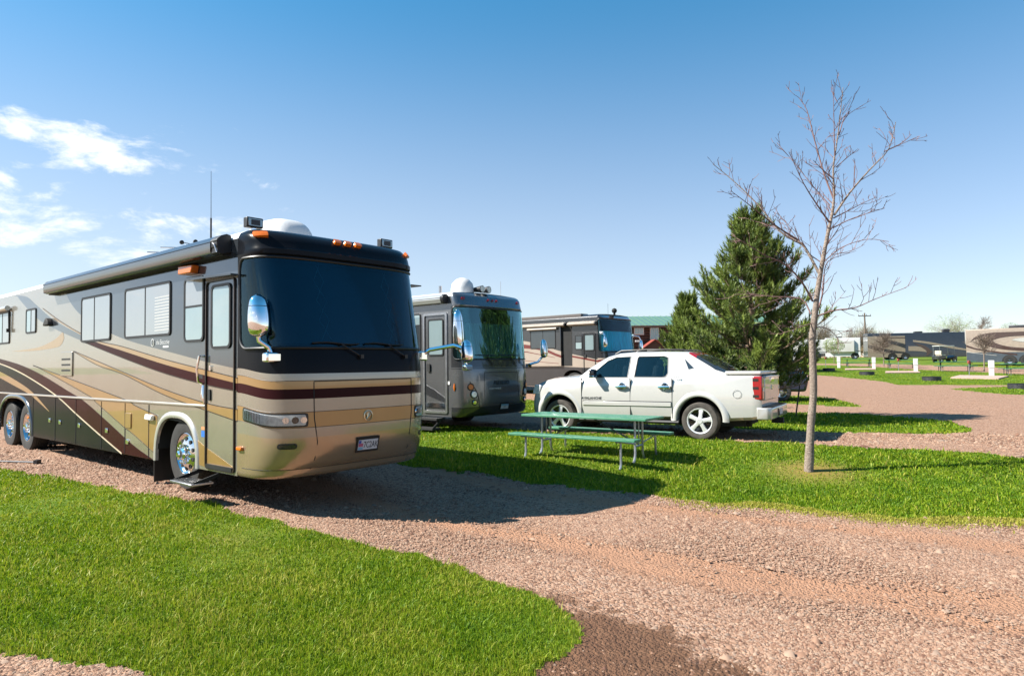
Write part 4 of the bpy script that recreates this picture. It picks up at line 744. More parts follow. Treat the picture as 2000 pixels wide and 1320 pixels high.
    m = MB(); A = rrect(.56, 1.44, .46, 2.98, .05); Bq = rrect(.62, 1.38, .52, 2.92, .04); m.grid([[fn(p, 0) for p in A], [fn(p, .03) for p in A], [fn(p, .03) for p in Bq], [fn(p, .006) for p in Bq]], closed=True); dr = m.build('door', 'alloy_dull', root, True, angle=30)
    side_window(dr, -1, B+.006, .74, 1.30, 1.90, 2.83, ('pane_teal',), r=.06, name='door_window')
    m = MB(); m.prism(rrect(.66, 1.36, .60, .72, .01), fn, .02); m.build('kick_plate', 'polished_alloy', dr); m = MB(); m.prism(rrect(.72, .82, 1.50, 1.70, .02), fn, .04); m.build('door_latch', 'black_matte', dr)
    m = MB(); m.prism([(.63, 1.17), (.95, 1.05), (1.37, .84), (1.37, .73), (1.0, .82), (.63, .93)], fn, .008); m.build('paint_stripe', ch, dr)
    side_window(root, -1, B+.004, -.30, .46, 2.03, 3.0, ('pane_dark', 'pane_teal'), None, 2.7, r=.06); side_window(root, -1, B+.004, -3, -1.2, 2.1, 2.95, ('pane_dark',), -2.1, r=.06)
    case = [(0, 3.42), (.08, 3.43), (.17, 3.37), (.18, 3.30), (.14, 3.21), (0, 3.2)]; m = MB(); m.grid([[(x, -(B+a), b) for a, b in case] for x in (-5, 1.36)]); aw = m.build('awning', 'paint_pale', root, True, angle=25); m = MB(); m.prism(case, lambda p, k: (1.36+k, -(B+p[0]), p[1]), .10); m.build('awning_end_cap', 'black_rubber', aw, bevel=.01)
    m = MB(); m.prism([(-5, 3.33), (1.35, 3.33), (1.35, 3.345), (-5, 3.345)], fn, .186); m.build('awning_rail', 'alloy_dull', aw)
    m = MB(); m.box((.95, -1.40, .33), (.7, .30, .05)); st = m.build('entry_step', 'black_matte', root); m = MB(); m.box((.95, -1.55, .10), (.7, .28, .05)); m.bar((.62, -1.3, .36), (.62, -1.66, .10), .02, .06); m.bar((1.28, -1.3, .36), (1.28, -1.66, .10), .02, .06); m.build('lower_step', 'black_matte', st)
    m = MB(); m.prism([(1.46, 1.18), (1.52, 1.18), (1.52, 1.26), (1.46, 1.26)], fn, .02); m.build('side_lamp', 'white_plastic', root)
    for x in (-.4, -7.5, -8.7):
        for s in (-1, 1): wheel(root, x, 1.2, s, .5, .28, 'plain', .29)
    # roof gear: dome, horns, crank, aerial
    m = MB(); m.lathe([(.30, 3.5), (.30, 3.64), (.27, 3.78), (.18, 3.88), (.08, 3.925), (.001, 3.93)], (1.15, -.45, 0), 'z', 24); m.build('satellite_dome', 'white_plastic', root, True)
    for y in (-.22, .03): m = MB(); m.tube([(1.35, y, 3.62), (1.65, y, 3.62)], [.06, .095], 12); m.build('driving_light', 'black_rubber', root, True); m = MB(); m.tube([(1.652, y, 3.62), (1.662, y, 3.62)], .08, 12); m.build('light_face', 'lamp_reflector', root)
    m = MB(); m.tube([(-.8, -.6, 3.5), (-.8, -.6, 3.86)], .05, 8); m.box((-.8, -.6, 3.87), (.5, .5, .03)); m.build('roof_vent', 'black_matte', root); m = MB(); m.box((-2.4, 0, 3.62), (1.1, .8, .22)); m.build('roof_unit', 'white_plastic', root, bevel=.06, seg=3); m = MB(); m.tube([(1.2, 1.0, 3.45), (1.2, 1.0, 3.95)], .006, 5); m.build('whip_aerial', 'alloy_dull', root); m = MB(); m.tube([(1.0, -1.1, 3.4), (1.0, -1.1, 3.68)], .04, 8); m.build('vent_pipe', 'alloy_dull', root)
    mirror_assembly(root, (1.98, -1.16, 1.62), [(1.98, -1.16, 1.65), (2.0, -1.25, 1.75), (1.95, -1.36, 1.98), (1.93, -1.40, 2.10)], (1.93, -1.42, 2.52), .30, .98, .30, -1, .1)
    m = MB(); m.box((2.0, -1.17, 1.60), (.14, .24, .12)); m.build('mirror_bracket', 'chrome', root, bevel=.02)
    mirror_assembly(root, (2.0, 1.2, 1.62), [(2.0, 1.2, 1.65), (2.15, 1.42, 1.72), (2.25, 1.48, 1.85)], (2.28, 1.50, 2.08), .20, .50, .26, 1, -.1)
rv_two()
pm('paint_tan_dull', (0.36, 0.31, 0.26), 0.5); pm('paint_mocha', (0.10, 0.085, 0.08), 0.5)
def rv_three():
    root = thing('motorhome', 'brown and beige motorhome with red stripes and turquoise windscreen curtain, behind the white pickup', 'motorhome', (3.244, 30.986, .34), YAW); B = 1.285
    cap = Cap(1.56, base_prof(2.15, 1.75, 1.85, 3.28, 3.50, B), 3.4, 0); da, be = 'paint_charcoal', 'paint_beige'
    rows = [(.38, da), (.41, da), (.5, da), (.68, da), (.9, da), (1.22, be), (1.45, 'paint_red'), (1.53, be), (1.6, da), (1.9, da), (2.3, da), (2.7, da), (3.0, da), (3.22, da), (3.28, da), (3.31, da), (3.355, da), (3.425, da), (3.465, None)]
    shell(root, cap, rows, .86, (1.9, 3.22), -10, .38, 3.50, [(.30, .60, 1.10), (-7.6, 1.1, 1.1)], da, 'paint_charcoal'); T = .95
    slab('windscreen', cap.patch(1.85, 3.26, -T, T, .01, 12, 32, .14), 'turquoise_glass', root, .006); m = MB(); lp = cap.loop(1.85, 3.26, -T, T, .012, .14); m.tube(lp+[lp[0]], .017, 6, cap=False); m.build('windscreen_gasket', 'black_rubber', root, True)
    m = MB(); m.grid([[cap.p(z, u, -.09+.03*math.sin(u*70+z)) for u in np.linspace(-.98, .98, 140)] for z in np.linspace(1.78, 2.78, 5)]); m.build('windscreen_curtain', 'curtain_turquoise', root, True); slab('windscreen_visor', cap.patch(2.76, 3.3, -.98, .98, -.06, 4, 30), 'curtain_dark', root, .01)
    fn = side_fn(-1, B)
    D = lambda n_, p, mt, l: decal(root, n_, p, mt, -1, B-.0005, .002+.002*l)
    D('paint_field', spline([(-10, 2.55), (-4, 2.5), (-2.26, 2.42), (-.23, 1.90), (1.6, 1.53)])+[(1.6, 1.20), (.92, 1.20), (-.32, 1.26), (-10, 1.15)], be, 0)
    D('paint_stripe', ribbon(spline([(-10, 2.42), (-2.3, 2.27), (-.24, 1.74), (.05, 1.76), (1.6, 1.50)]), spline([(-10, 2.25), (-2.21, 2.09), (-.24, 1.64), (.05, 1.68), (1.6, 1.43)])), 'paint_red', 1)
    D('paint_stripe', ribbon(spline([(-10, 2.18), (-2.2, 2.02), (-.6, 1.66)]), spline([(-10, 2.12), (-2.2, 1.97), (-.6, 1.65)])), 'paint_red', 1); D('paint_stripe', ribbon([(-2.2, 1.55), (-.3, 1.40)], [(-2.2, 1.53), (-.3, 1.37)]), 'paint_red', 1)
    m = MB(); m.prism([(-8, 1.28), (-.27, 1.28), (-.27, 3.12), (-8, 3.12)], fn, .10); so_ = m.build('slide_out', 'paint_charcoal', root, bevel=.02)
    f2 = side_fn(-1, B+.10)
    for p, mt in ((spline([(-8, 2.52), (-4, 2.47), (-2.26, 2.42), (-.27, 1.92)])+[(-.27, 1.28), (-8, 1.28)], be), (ribbon(spline([(-8, 2.40), (-2.3, 2.27), (-.27, 1.75)]), spline([(-8, 2.2), (-2.21, 2.09), (-.27, 1.64)])), 'paint_red'), (ribbon([(-8, 2.1), (-2.2, 1.95), (-.6, 1.66)], [(-8, 2.05), (-2.2, 1.91), (-.6, 1.645)]), 'paint_red'), (ribbon([(-6, 1.62), (-2.2, 1.54), (-.4, 1.40)], [(-6, 1.59), (-2.2, 1.52), (-.4, 1.38)]), 'paint_red')):
        m = MB(); m.prism(p, f2, .003+.002*(mt == 'paint_red')); m.build('paint_stripe', mt, so_)
    side_window(so_, -1, B+.105, -1.98, -.55, 2.06, 2.88, ('pane_dark', 'pane_dark'), -1.26, r=.05); m = MB(); m.tube([(-2.1, -(B+.17), 2.93), (-.45, -(B+.17), 2.93)], .05, 8); m.build('window_awning', 'paint_tan_dull', so_, True)
    m = MB(); m.prism([(-.26, 1.28), (.26, 1.28), (.26, 3.0), (-.26, 3.0)], fn, .006); m.build('paint_field', 'black_matte', root)
    side_window(root, -1, B+.004, .42, .80, 1.98, 2.6, ('pane_teal', 'pane_dark'), None, 2.3, r=.04)
    m = MB(); A = rrect(.86, 1.47, .5, 2.68, .05); Bq = rrect(.885, 1.445, .53, 2.65, .04); m.grid([[fn(p, 0) for p in A], [fn(p, .02) for p in A], [fn(p, .02) for p in Bq], [fn(p, .004) for p in Bq]], closed=True); dr = m.build('door', 'black_rubber', root, True, angle=30); side_window(dr, -1, B+.006, .91, 1.41, 1.92, 2.62, ('pane_teal',), r=.06, name='door_window')
    m = MB(); m.prism(rrect(.9, 1.0, 1.62, 1.76, .02), fn, .03); m.build('door_latch', 'black_matte', dr)
    case = [(0, 3.17), (.1, 3.18), (.22, 3.12), (.23, 3.06), (.15, 3.0), (0, 3.0)]
    for x0, x1, nm in ((-8, -.05, 'awning'), (.15, 1.54, 'door_awning')): m = MB(); m.grid([[(x, -(B+a), b) for a, b in case] for x in (x0, x1)]); a_ = m.build(nm, 'paint_tan_dull', root, True, angle=25); m = MB(); m.prism(case, lambda p, k, x1=x1: (x1+k, -(B+p[0]), p[1]), .06); m.build('awning_end_cap', 'black_rubber', a_)
    m = MB(); m.box((-3.2, -1.0, 3.45), (7.9, .55, .16)); m.build('slide_topper', 'paint_mocha', root, bevel=.02); m = MB(); m.tube([(1.5, .2, 3.45), (1.5, .2, 3.62)], .05, 8); m.lathe([(.001, -.12), (.09, -.08), (.12, 0), (.09, .08), (.001, .12)], (1.5, .2, 3.68), 'z', 12); m.build('dome_aerial', 'black_matte', root, True); m = MB(); m.tube([(1.3, 0, 3.45), (1.3, 0, 4.0)], .008, 4); m.build('whip_aerial', 'alloy_dull', root)
    for x in (.30, -7, -8.2):
        for s in (-1, 1): wheel(root, x, 1.19, s, .5, .28, 'plain', .29)
    mirror_assembly(root, (1.75, -1.24, 2.66), [(1.75, -1.24, 2.66), (1.95, -1.36, 2.62), (2.02, -1.40, 2.50)], (2.02, -1.42, 2.28), .16, .46, .22, -1, .1); mirror_assembly(root, (1.75, 1.24, 2.6), [(1.75, 1.24, 2.6), (2.0, 1.4, 2.55), (2.05, 1.46, 2.4)], (2.05, 1.48, 2.15), .18, .5, .22, 1, -.1)
rv_three()
# ------------------------------------------------------------------ white pickup
def cut(obj, cutters):
    for c in cutters:
        md = obj.modifiers.new('cut', 'BOOLEAN'); md.operation = 'DIFFERENCE'; md.solver = 'EXACT'; md.object = c
        try: md.material_mode = 'TRANSFER'
        except Exception: pass
    bpy.context.view_layer.update(); me = bpy.data.meshes.new_from_object(obj.evaluated_get(bpy.context.evaluated_depsgraph_get())); obj.modifiers.clear(); old = obj.data; obj.data = me; bpy.data.meshes.remove(old)
    for c in cutters: bpy.data.objects.remove(c)
    me.polygons.foreach_set('use_smooth', [True]*len(me.polygons)); me.set_sharp_from_angle(angle=math.radians(32)); return obj
pm('seat_grey', (0.10, 0.09, 0.085), 0.8)
def pickup():
    root = thing('pickup_truck', 'white four-door pickup truck with alloy wheels parked behind the picnic table', 'pickup truck', (4.570, 15.874, .048), math.radians(149))
    # lower body: stations (x, zb, zt, ymax, crown, ytop)
    st = [(4.26, .50, .80, .60, 0, .58), (4.25, .48, .86, .74, .0, .70), (4.20, .46, .93, .84, .02, .74), (4.12, .44, 1.16, .90, .03, .76), (4.04, .43, 1.215, .94, .035, .78), (3.79, .42, 1.30, .975, .045, .80), (3.43, .42, 1.345, .985, .05, .82), (3.03, .42, 1.36, .99, .05, .84), (2.82, .42, 1.35, 1.0, .03, .90), (2.4, .42, 1.335, 1.0, 0, .92), (1.58, .42, 1.335, 1.005, 0, .92), (.6, .42, 1.36, 1.0, 0, .92), (.2, .41, 1.385, .995, 0, .92), (-.5, .41, 1.40, .985, 0, .92), (-1.1, .45, 1.40, .965, 0, .90), (-1.25, .48, 1.395, .95, 0, .88), (-1.30, .52, 1.385, .92, 0, .86)]
    rows = []
    for x, zb, zt, ym, cr, yt in st:
        d = zt-zb; hp = [(0, zb), (ym*.86, zb), (ym*.965, zb+.07*d), (ym-.006, zb+.25*d), (ym, zb+.45*d), (ym-.004, zb+.62*d), (ym-.022, zb+.80*d), (yt+.03, zt-.05*d), (yt, zt-.012*d), (yt*.55, zt+cr*.7), (0, zt+cr)]
        rows.append([(x, a, b) for a, b in hp]+[(x, -a, b) for a, b in hp[::-1][1:-1]])
    m = MB(); m.grid(rows, closed=True); n = len(rows[0]); m.f += [tuple(range(n)), tuple(range(len(m.v)-n, len(m.v)))]; m.m += [0, 0]
    body = m.build('body', ['paint_white', 'black_matte'], root, True)
    cs = []
    for x in (0.0, 3.42):
        for s in (-1, 1):
            c = MB(); c.lathe([(.001, 0), (.515, 0), (.515, .75), (.001, .75)], (x, s*.5 if s > 0 else -1.25, .43), 'y', 48); o = c.build('cutter', 'black_matte'); o.matrix_world = root.matrix_world; cs.append(o)
    bpy.context.view_layer.update()
    for o in cs: o.matrix_world = Matrix.LocRotScale(root.location, root.rotation_euler, None)
    cut(body, cs)
    # cab
    cb = [(2.90, 1.345, 1.375), (2.69, 1.50, 1.58), (2.43, 1.67, 1.745), (2.24, 1.77, 1.85), (1.95, 1.85, 1.925), (1.6, 1.875, 1.95), (.9, 1.875, 1.95), (.35, 1.86, 1.935), (.29, 1.845, 1.925), (.11, 1.70, 1.865), (-.1, 1.56, 1.765), (-.25, 1.47, 1.68), (-.34, 1.41, 1.625), (-.58, 1.40, 1.48)]
    ys = lambda z: .935-(z-1.33)*.40; m = MB(); V = []
    for x, zs, zc in cb:
        yr = ys(zs)-.11; hp = [(0, 1.30), (ys(1.30), 1.30), (ys(zs*.5+.665), zs*.5+.665), (ys(zs), zs), (ys(zs)-.035, zs+(zc-zs)*.5), (yr, zs+(zc-zs)*.84), (yr*.5, zc-.006), (0, zc)]
        V.append([(x, a, b) for a, b in hp]+[(x, -a, b) for a, b in hp[::-1][1:-1]])
    nc = len(V[0]); m.v = [p for r in V for p in r]
    for i in range(len(V)-1):
        for k in range(nc):
            l = (k+1) % nc; glass = (i <= 3 and 5 <= k <= 8) or (i >= 9 and 4 <= k <= 9); m.f.append((i*nc+k, i*nc+l, (i+1)*nc+l, (i+1)*nc+k)); m.m.append(1 if glass else (3 if i == 8 and 4 <= k <= 9 else 0))
    m.f += [tuple(range(nc)), tuple(range(len(m.v)-nc, len(m.v)))]; m.m += [0, 0]
    cab = m.build('cab', ['paint_white', 'pane_dark', 'dash_grey', 'red_lens'], root, True)
    fw_ = [(2.52, 1.36), (2.46, 1.52), (2.21, 1.735), (2.0, 1.815), (1.645, 1.825), (1.675, 1.36)]; rw_ = [(1.49, 1.37), (1.46, 1.79), (1.43, 1.825), (.84, 1.825), (.75, 1.79), (.72, 1.45), (.76, 1.38), (.84, 1.365)]
    sw_ = [(.39, 1.78), (.37, 1.68), (.29, 1.55), (.17, 1.555)]
    cs = []
    for P in (fw_, rw_):
        c = MB(); c.prism(P, lambda p, k: (p[0], -1.3+k, p[1]), 2.6); o = c.build('cutter', ['dash_grey']); o.matrix_world = Matrix.LocRotScale(root.location, root.rotation_euler, None); cs.append(o)
    cut(cab, cs)
    def on_side(P, off, thick, name, mat, par, s=1): q = MB(); q.prism(P, lambda p, k: (p[0], s*(ys(p[1])+off+k), p[1]), thick); return q.build(name, mat, par)
    for s in (1, -1):
        for P in (fw_, rw_):
            f = MB(); n = len(P); c = (sum(p[0] for p in P)/n, sum(p[1] for p in P)/n); out = [(c[0]+(a-c[0])*1.035, c[1]+(b-c[1])*1.05) for a, b in P]
            f.grid([[(p[0], s*(ys(p[1])-.004), p[1]) for p in out], [(p[0], s*(ys(p[1])+.008), p[1]) for p in out], [(p[0], s*(ys(p[1])+.006), p[1]) for p in P], [(p[0], s*(ys(p[1])-.03), p[1]) for p in P]], closed=True); wf = f.build('side_window', 'black_rubber', root)
            on_side(P, -.012, .004, 'pane', 'car_glass', wf, s)
    for x in (2.02, 1.28):         # seats seen through the glass
        for y in (.42, -.42): q = MB(); q.box((x-.17, y, 1.45), (.13, .48, .34), R=Matrix.Rotation(-.2, 3, 'Y')); q.box((x-.22, y, 1.68), (.10, .26, .17)); q.build('seat', 'seat_grey', root, bevel=.04)
    q = MB(); q.tube([(2.12+.06*math.sin(a)*.4, .42+.17*math.cos(a), 1.47+.17*math.sin(a)) for a in np.linspace(0, 2*math.pi, 21)], .014, 6); q.build('steering_wheel', 'black_rubber', root); q = MB(); q.box((2.35, 0, 1.36), (.35, 1.6, .07)); q.build('dashboard', 'underbody', root, bevel=.03)
    q = MB(); q.bar((1.72, .70, 1.40), (1.69, .62, 1.80), .05, .06); q.build('seat_belt', 'blind_white', root)
    # arch lips
    for x in (0.0, 3.42):
        for s in (1, -1):
            m = MB(); R_ = lambda r, y: [(x+r*math.cos(a), s*y, .43+r*math.sin(a)) for a in np.linspace(-.06, math.pi+.06, 30)]
            yb = .99 if x == 0 else .985; m.grid([R_(.64, yb-.02), R_(.61, yb+.004), R_(.56, yb+.022), R_(.52, yb+.024), R_(.505, yb+.01), R_(.505, yb-.2)]); m.build('wheel_arch', 'paint_white', root, True, angle=70)
            wheel(root, x, .965, s, .405, .27, 'spoke', .285, dusty=True)
    # mouldings, gaps, handles, lettering
    sf = lambda y0: (lambda p, k: (p[0], y0+k, p[1]))
    m = MB(); m.prism([(.62, .705), (2.78, .70), (2.76, .795), (.62, .80)], sf(.985), .032); m.build('door_moulding', 'paint_white', root, bevel=.008); m = MB(); m.prism([(.62, .80), (2.78, .795), (2.78, .812), (.62, .817)], sf(.985), .027); m.build('moulding_strip', 'letter_dark', root)
    m = MB()
    for x in (.60, 1.585, 2.815): m.prism([(x-.0035, .45), (x+.0035, .45), (x+.0035, 1.33), (x-.0035, 1.33)], sf(.96), .0462)
    m.build('door_gap', 'black_matte', root)
    for x in (1.79, .77): m = MB(); m.tube([(x+.14, .985, 1.14), (x+.12, 1.03, 1.14), (x, 1.045, 1.14), (x-.12, 1.03, 1.14), (x-.14, .985, 1.14)], [.02, .03, .034, .03, .02], 8); hd_ = m.build('door_handle', 'chrome', root, True); m = MB(); m.lathe([(.001, .025), (.07, .02), (.085, 0), (.085, -.02)], (x, .985, 1.15), 'y', 16); m.build('handle_cup', 'chrome', hd_, True)
    text_obj('lettering', 'AVALANCHE', .085, Matrix(((-1, 0, 0, 2.55), (0, 0, 1, 1.003), (0, 1, 0, .865), (0, 0, 0, 1))), 'letter_dark', root, 0, .003, 1.05); text_obj('lettering', 'LTZ', .06, Matrix(((-1, 0, 0, .48), (0, 0, 1, 1.0), (0, 1, 0, 1.41-.02), (0, 0, 0, 1))), 'alloy_dull', root, 0, .004, 1.1).location.z = -.03
    m = MB(); m.lathe([(.088, 0), (.088, .004), (.082, .004), (.082, 0)], (-.81, .978, 1.0), 'y', 24); m.build('fuel_flap', 'alloy_dull', root)
    # bed, tail
    m = MB(); m.box((-.92, 0, 1.445), (.76, 1.80, .085)); m.build('bed_cover', 'paint_white', root, bevel=.03, seg=3)
    m = MB(); m.prism([(.42, 1.86), (.29, 1.86), (-.30, 1.40), (-.62, 1.40), (-.62, 1.33), (.42, 1.33)], lambda p, k: (p[0], .90-(p[1]-1.33)*.36+k, p[1]), .045); sp_ = m.build('sail_panel', 'paint_white', root, bevel=.02); m = MB(); m.prism([(.36, 1.77), (.13, 1.56), (.25, 1.535)], lambda p, k: (p[0], .946-(p[1]-1.33)*.36+k, p[1]), .006); m.build('quarter_window', 'pane_dark', sp_)
    for s in (1, -1):
        m = MB(); m.box((-1.225, s*.865, 1.125), (.20, .185, .50)); tl = m.build('tail_lamp', 'red_lens', root, bevel=.03, seg=3)
        for k, mt in ((0, 'dark_lens'), (1, 'dark_lens'), (2, 'dark_lens')): m = MB(); m.box((-1.19, s*.961, .96+.17*k), (.115, .004, .055)); m.build('lamp_cell', mt, tl, bevel=.001)
        m = MB(); m.box((-1.33, s*.86, 1.10), (.012, .09, .08)); m.build('reverse_light', 'lamp_reflector', tl)
    m = MB(); m.box((-1.315, 0, 1.12), (.05, 1.52, .52)); tg = m.build('tailgate', 'paint_white', root, bevel=.02, seg=3); m = MB(); m.box((-1.345, 0, 1.29), (.03, .34, .11)); m.build('tailgate_handle', 'chrome', tg, bevel=.012); m = MB(); m.box((-1.35, 0, 1.36), (.04, 1.5, .05)); m.build('spoiler_lip', 'paint_white', tg, bevel=.015)
    bt = [(-.11, -.028), (-.05, -.028), (-.045, -.045), (.045, -.045), (.05, -.028), (.11, -.028), (.10, .028), (.05, .028), (.045, .045), (-.045, .045), (-.05, .028), (-.10, .028)]; m = MB(); m.prism(bt, lambda p, k: (-1.34-k, p[0], 1.12+p[1]), .015); m.build('emblem', 'badge_gold', tg)
    m = MB(); m.prism([(-1.50, -.90), (-1.42, -.98), (-1.20, -.985), (-1.20, .985), (-1.42, .98), (-1.50, .90)], lambda p, k: (p[0], p[1], .47+k), .25); bp = m.build('rear_bumper', 'paint_pale', root, bevel=.03, seg=3); m = MB(); m.box((-1.505, 0, .60), (.03, .5, .15)); m.build('plate_recess', 'dark_lens', bp); m = MB(); m.box((-1.522, 0, .60), (.01, .31, .12)); m.build('number_plate', 'plate_white', bp); m = MB(); m.box((-1.36, 0, .73), (.24, 1.7, .02)); m.build('bumper_step', 'black_rubber', bp)
    m = MB(); m.box((-1.45, 0, .40), (.24, .12, .12)); m.build('tow_hitch', 'black_matte', root)
    m = MB(); m.box((1.4, 0, .36), (4.6, 1.35, .14)); m.tube([(3.0, .5, .33), (-1, .5, .33)], .06, 6); m.box((0, 0, .42), (.2, 1.5, .2)); m.build('chassis', 'underbody', root)
    for s in (1, -1):
        m = MB(); m.tube([(2.88, s*.97, .36), (.46, s*.97, .36)], .045, 8); m.box((.52, s*.93, .37), (.14, .12, .11)); m.build('running_board', 'black_rubber', root, True)
        m = MB(); m.box((2.46, s*1.10, 1.45), (.12, .24, .21)); mi = m.build('door_mirror', 'dark_lens', root, bevel=.045, seg=3); m = MB(); m.box((2.455, s*1.105, 1.375), (.125, .23, .06)); m.build('mirror_cap', 'chrome', mi, bevel=.02); m = MB(); m.bar((2.46, s*.93, 1.38), (2.46, s*1.04, 1.40), .07, .05); m.build('mirror_stalk', 'black_rubber', mi)
        m = MB(); m.tube([(2.1, s*.56, 1.90), (1.95, s*.56, 1.975), (1.2, s*.56, 1.995), (.45, s*.56, 1.975), (.35, s*.56, 1.93)], .016, 6); m.build('roof_rail', 'black_rubber', root, True)
        m = MB(); m.prism([(4.215, .93), (4.13, 1.17), (3.93, 1.155), (3.98, .95)], lambda p, k: (p[0], s*(.80+k-(max(0, p[0]-3.9))*.25), p[1]), .17); m.build('headlamp', 'lamp_reflector', root, bevel=.01)
    for x in (1.75, .8): m = MB(); m.bar((x, -.56, 1.985), (x, .56, 1.985), .06, .025); m.build('roof_crossbar', 'black_rubber', root, bevel=.005)
    m = MB(); m.box((4.20, 0, 1.03), (.06, 1.3, .22)); m.build('grille', 'dark_lens', root, bevel=.01)
pickup()
# ------------------------------------------------------------------ picnic table
pm('bench_green', (0.035, 0.20, 0.10), 0.42, 0, 0.15, 0.25, 7, 0.25, 40, col2=(0.09, 0.28, 0.165), stretch=(1, 9, 9)); pm('galvanised', (0.34, 0.35, 0.37), 0.38, 0.8, 0, 0.2, 12); pm('table_frame', (0.09, 0.095, 0.10), 0.5, 0.3, 0, 0.2, 10)
def picnic_table(cx, cy, rz, label, near=True, group=None):
    z0 = h(cx, cy); root = thing('picnic_table', label, 'picnic table', (cx, cy, z0), rz, group); ca, sa = math.cos(rz), math.sin(rz)
    gz = lambda x, y: h(cx+x*ca-y*sa, cy+x*sa+y*ca)-z0-.005; pipe = 'galvanised' if near else 'table_frame'
    for k in (-1, 0, 1): m = MB(); m.box((0, k*.262, .745), (2.60, .252, .042)); m.build('table_plank', 'bench_green', root, bevel=.008)
    for s in (-1, 1):
        m = MB(); m.box((0, s*.70, .425), (2.60, .25, .045)); m.build('bench_seat', 'bench_green', root, bevel=.008)
        for x in (-.98, .98):
            m = MB(); q = gz(x, s*.70); m.tube([(x, s*.70, .405), (x, s*.70, q+.10), (x, s*.72, q+.03), (x, s*.75, q)], .021, 8); m.build('bench_leg', pipe, root, True)
            m = MB(); m.box((x, s*.70, .392), (.10, .20, .02)); m.build('bench_bracket', pipe, root)
    for x in (-.98, .98):
        for s in (-1, 1): m = MB(); q = gz(x, s*.15); m.tube([(x, s*.15, .72), (x, s*.15, q+.14), (x, s*.18, q+.05), (x, s*.24, q)], .022, 8); m.build('table_leg', pipe, root, True)
        m = MB(); m.tube([(x, -.15, .26), (x, .15, .26)], .018, 6); m.box((x, 0, .716), (.05, .64, .015)); m.tube([(x, 0, .26), (x, 0, .716)], .012, 5); m.build('leg_crossbar', pipe, root)
        for s in (-1, 1): m = MB(); m.tube([(x, s*.7, .385), (x, s*.15, .30)], .014, 5); m.build('bench_strut', pipe, root)
    for s in (-1, 1): m = MB(); m.bar((s*.08, 0, .70), (s*.98, 0, .28), .045, .012); m.build('diagonal_brace', 'table_frame', root)
    return root
picnic_table(1.44, 12.85, math.radians(-36), 'green picnic table with two benches on the lawn in front of the white pickup')
# ------------------------------------------------------------------ trees
pm('bark_young', (0.15, 0.11, 0.085), 0.9, 0, 0, 0.35, 20, 1.0, 45, col2=(0.40, 0.325, 0.265), stretch=(1, 1, 1.7)); pm('bark_twig', (0.20, 0.11, 0.10), 0.75, 0, 0, 0.3, 8); pm('bark_pine', (0.24, 0.165, 0.115), 0.9, 0, 0, 0.35, 10, 0.6, 30); pm('bark_grey', (0.24, 0.185, 0.145), 0.9, 0, 0, 0.3, 6)
def needle_mat(name, a, b, tr=.25):
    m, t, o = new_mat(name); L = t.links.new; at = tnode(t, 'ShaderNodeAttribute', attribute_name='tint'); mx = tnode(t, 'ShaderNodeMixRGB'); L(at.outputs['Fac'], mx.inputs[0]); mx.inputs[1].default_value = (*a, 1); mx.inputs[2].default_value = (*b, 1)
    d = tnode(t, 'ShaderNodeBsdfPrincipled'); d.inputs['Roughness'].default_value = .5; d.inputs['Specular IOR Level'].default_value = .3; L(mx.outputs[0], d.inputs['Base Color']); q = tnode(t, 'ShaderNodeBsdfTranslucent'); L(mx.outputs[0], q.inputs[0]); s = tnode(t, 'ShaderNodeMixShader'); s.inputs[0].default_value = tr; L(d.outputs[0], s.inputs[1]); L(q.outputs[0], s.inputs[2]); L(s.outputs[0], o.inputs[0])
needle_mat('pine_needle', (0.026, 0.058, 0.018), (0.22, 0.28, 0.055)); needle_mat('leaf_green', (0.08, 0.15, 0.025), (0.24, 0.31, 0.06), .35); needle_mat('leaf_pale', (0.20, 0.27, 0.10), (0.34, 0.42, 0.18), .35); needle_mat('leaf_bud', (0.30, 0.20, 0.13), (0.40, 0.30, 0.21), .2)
def tri_mesh(name, T, tint, mat, parent):
    T = np.asarray(T, float); n = len(T); me = bpy.data.meshes.new(name); me.vertices.add(n*3); me.vertices.foreach_set('co', T.reshape(-1)); me.loops.add(n*3); me.loops.foreach_set('vertex_index', np.arange(n*3, dtype=np.int32)); me.polygons.add(n); me.polygons.foreach_set('loop_start', np.arange(0, n*3, 3, dtype=np.int32)); me.update()
    a = me.attributes.new('tint', 'FLOAT', 'POINT'); a.data.foreach_set('value', np.repeat(np.asarray(tint, np.float32), 3)); me.materials.append(MATS[mat]); o = bpy.data.objects.new(name, me); COL.objects.link(o); o.parent = parent; return o
def rnd_perp(d):
    v = Vector((random.gauss(0, 1), random.gauss(0, 1), random.gauss(0, 1))); v -= d*v.dot(d); return v.normalized()
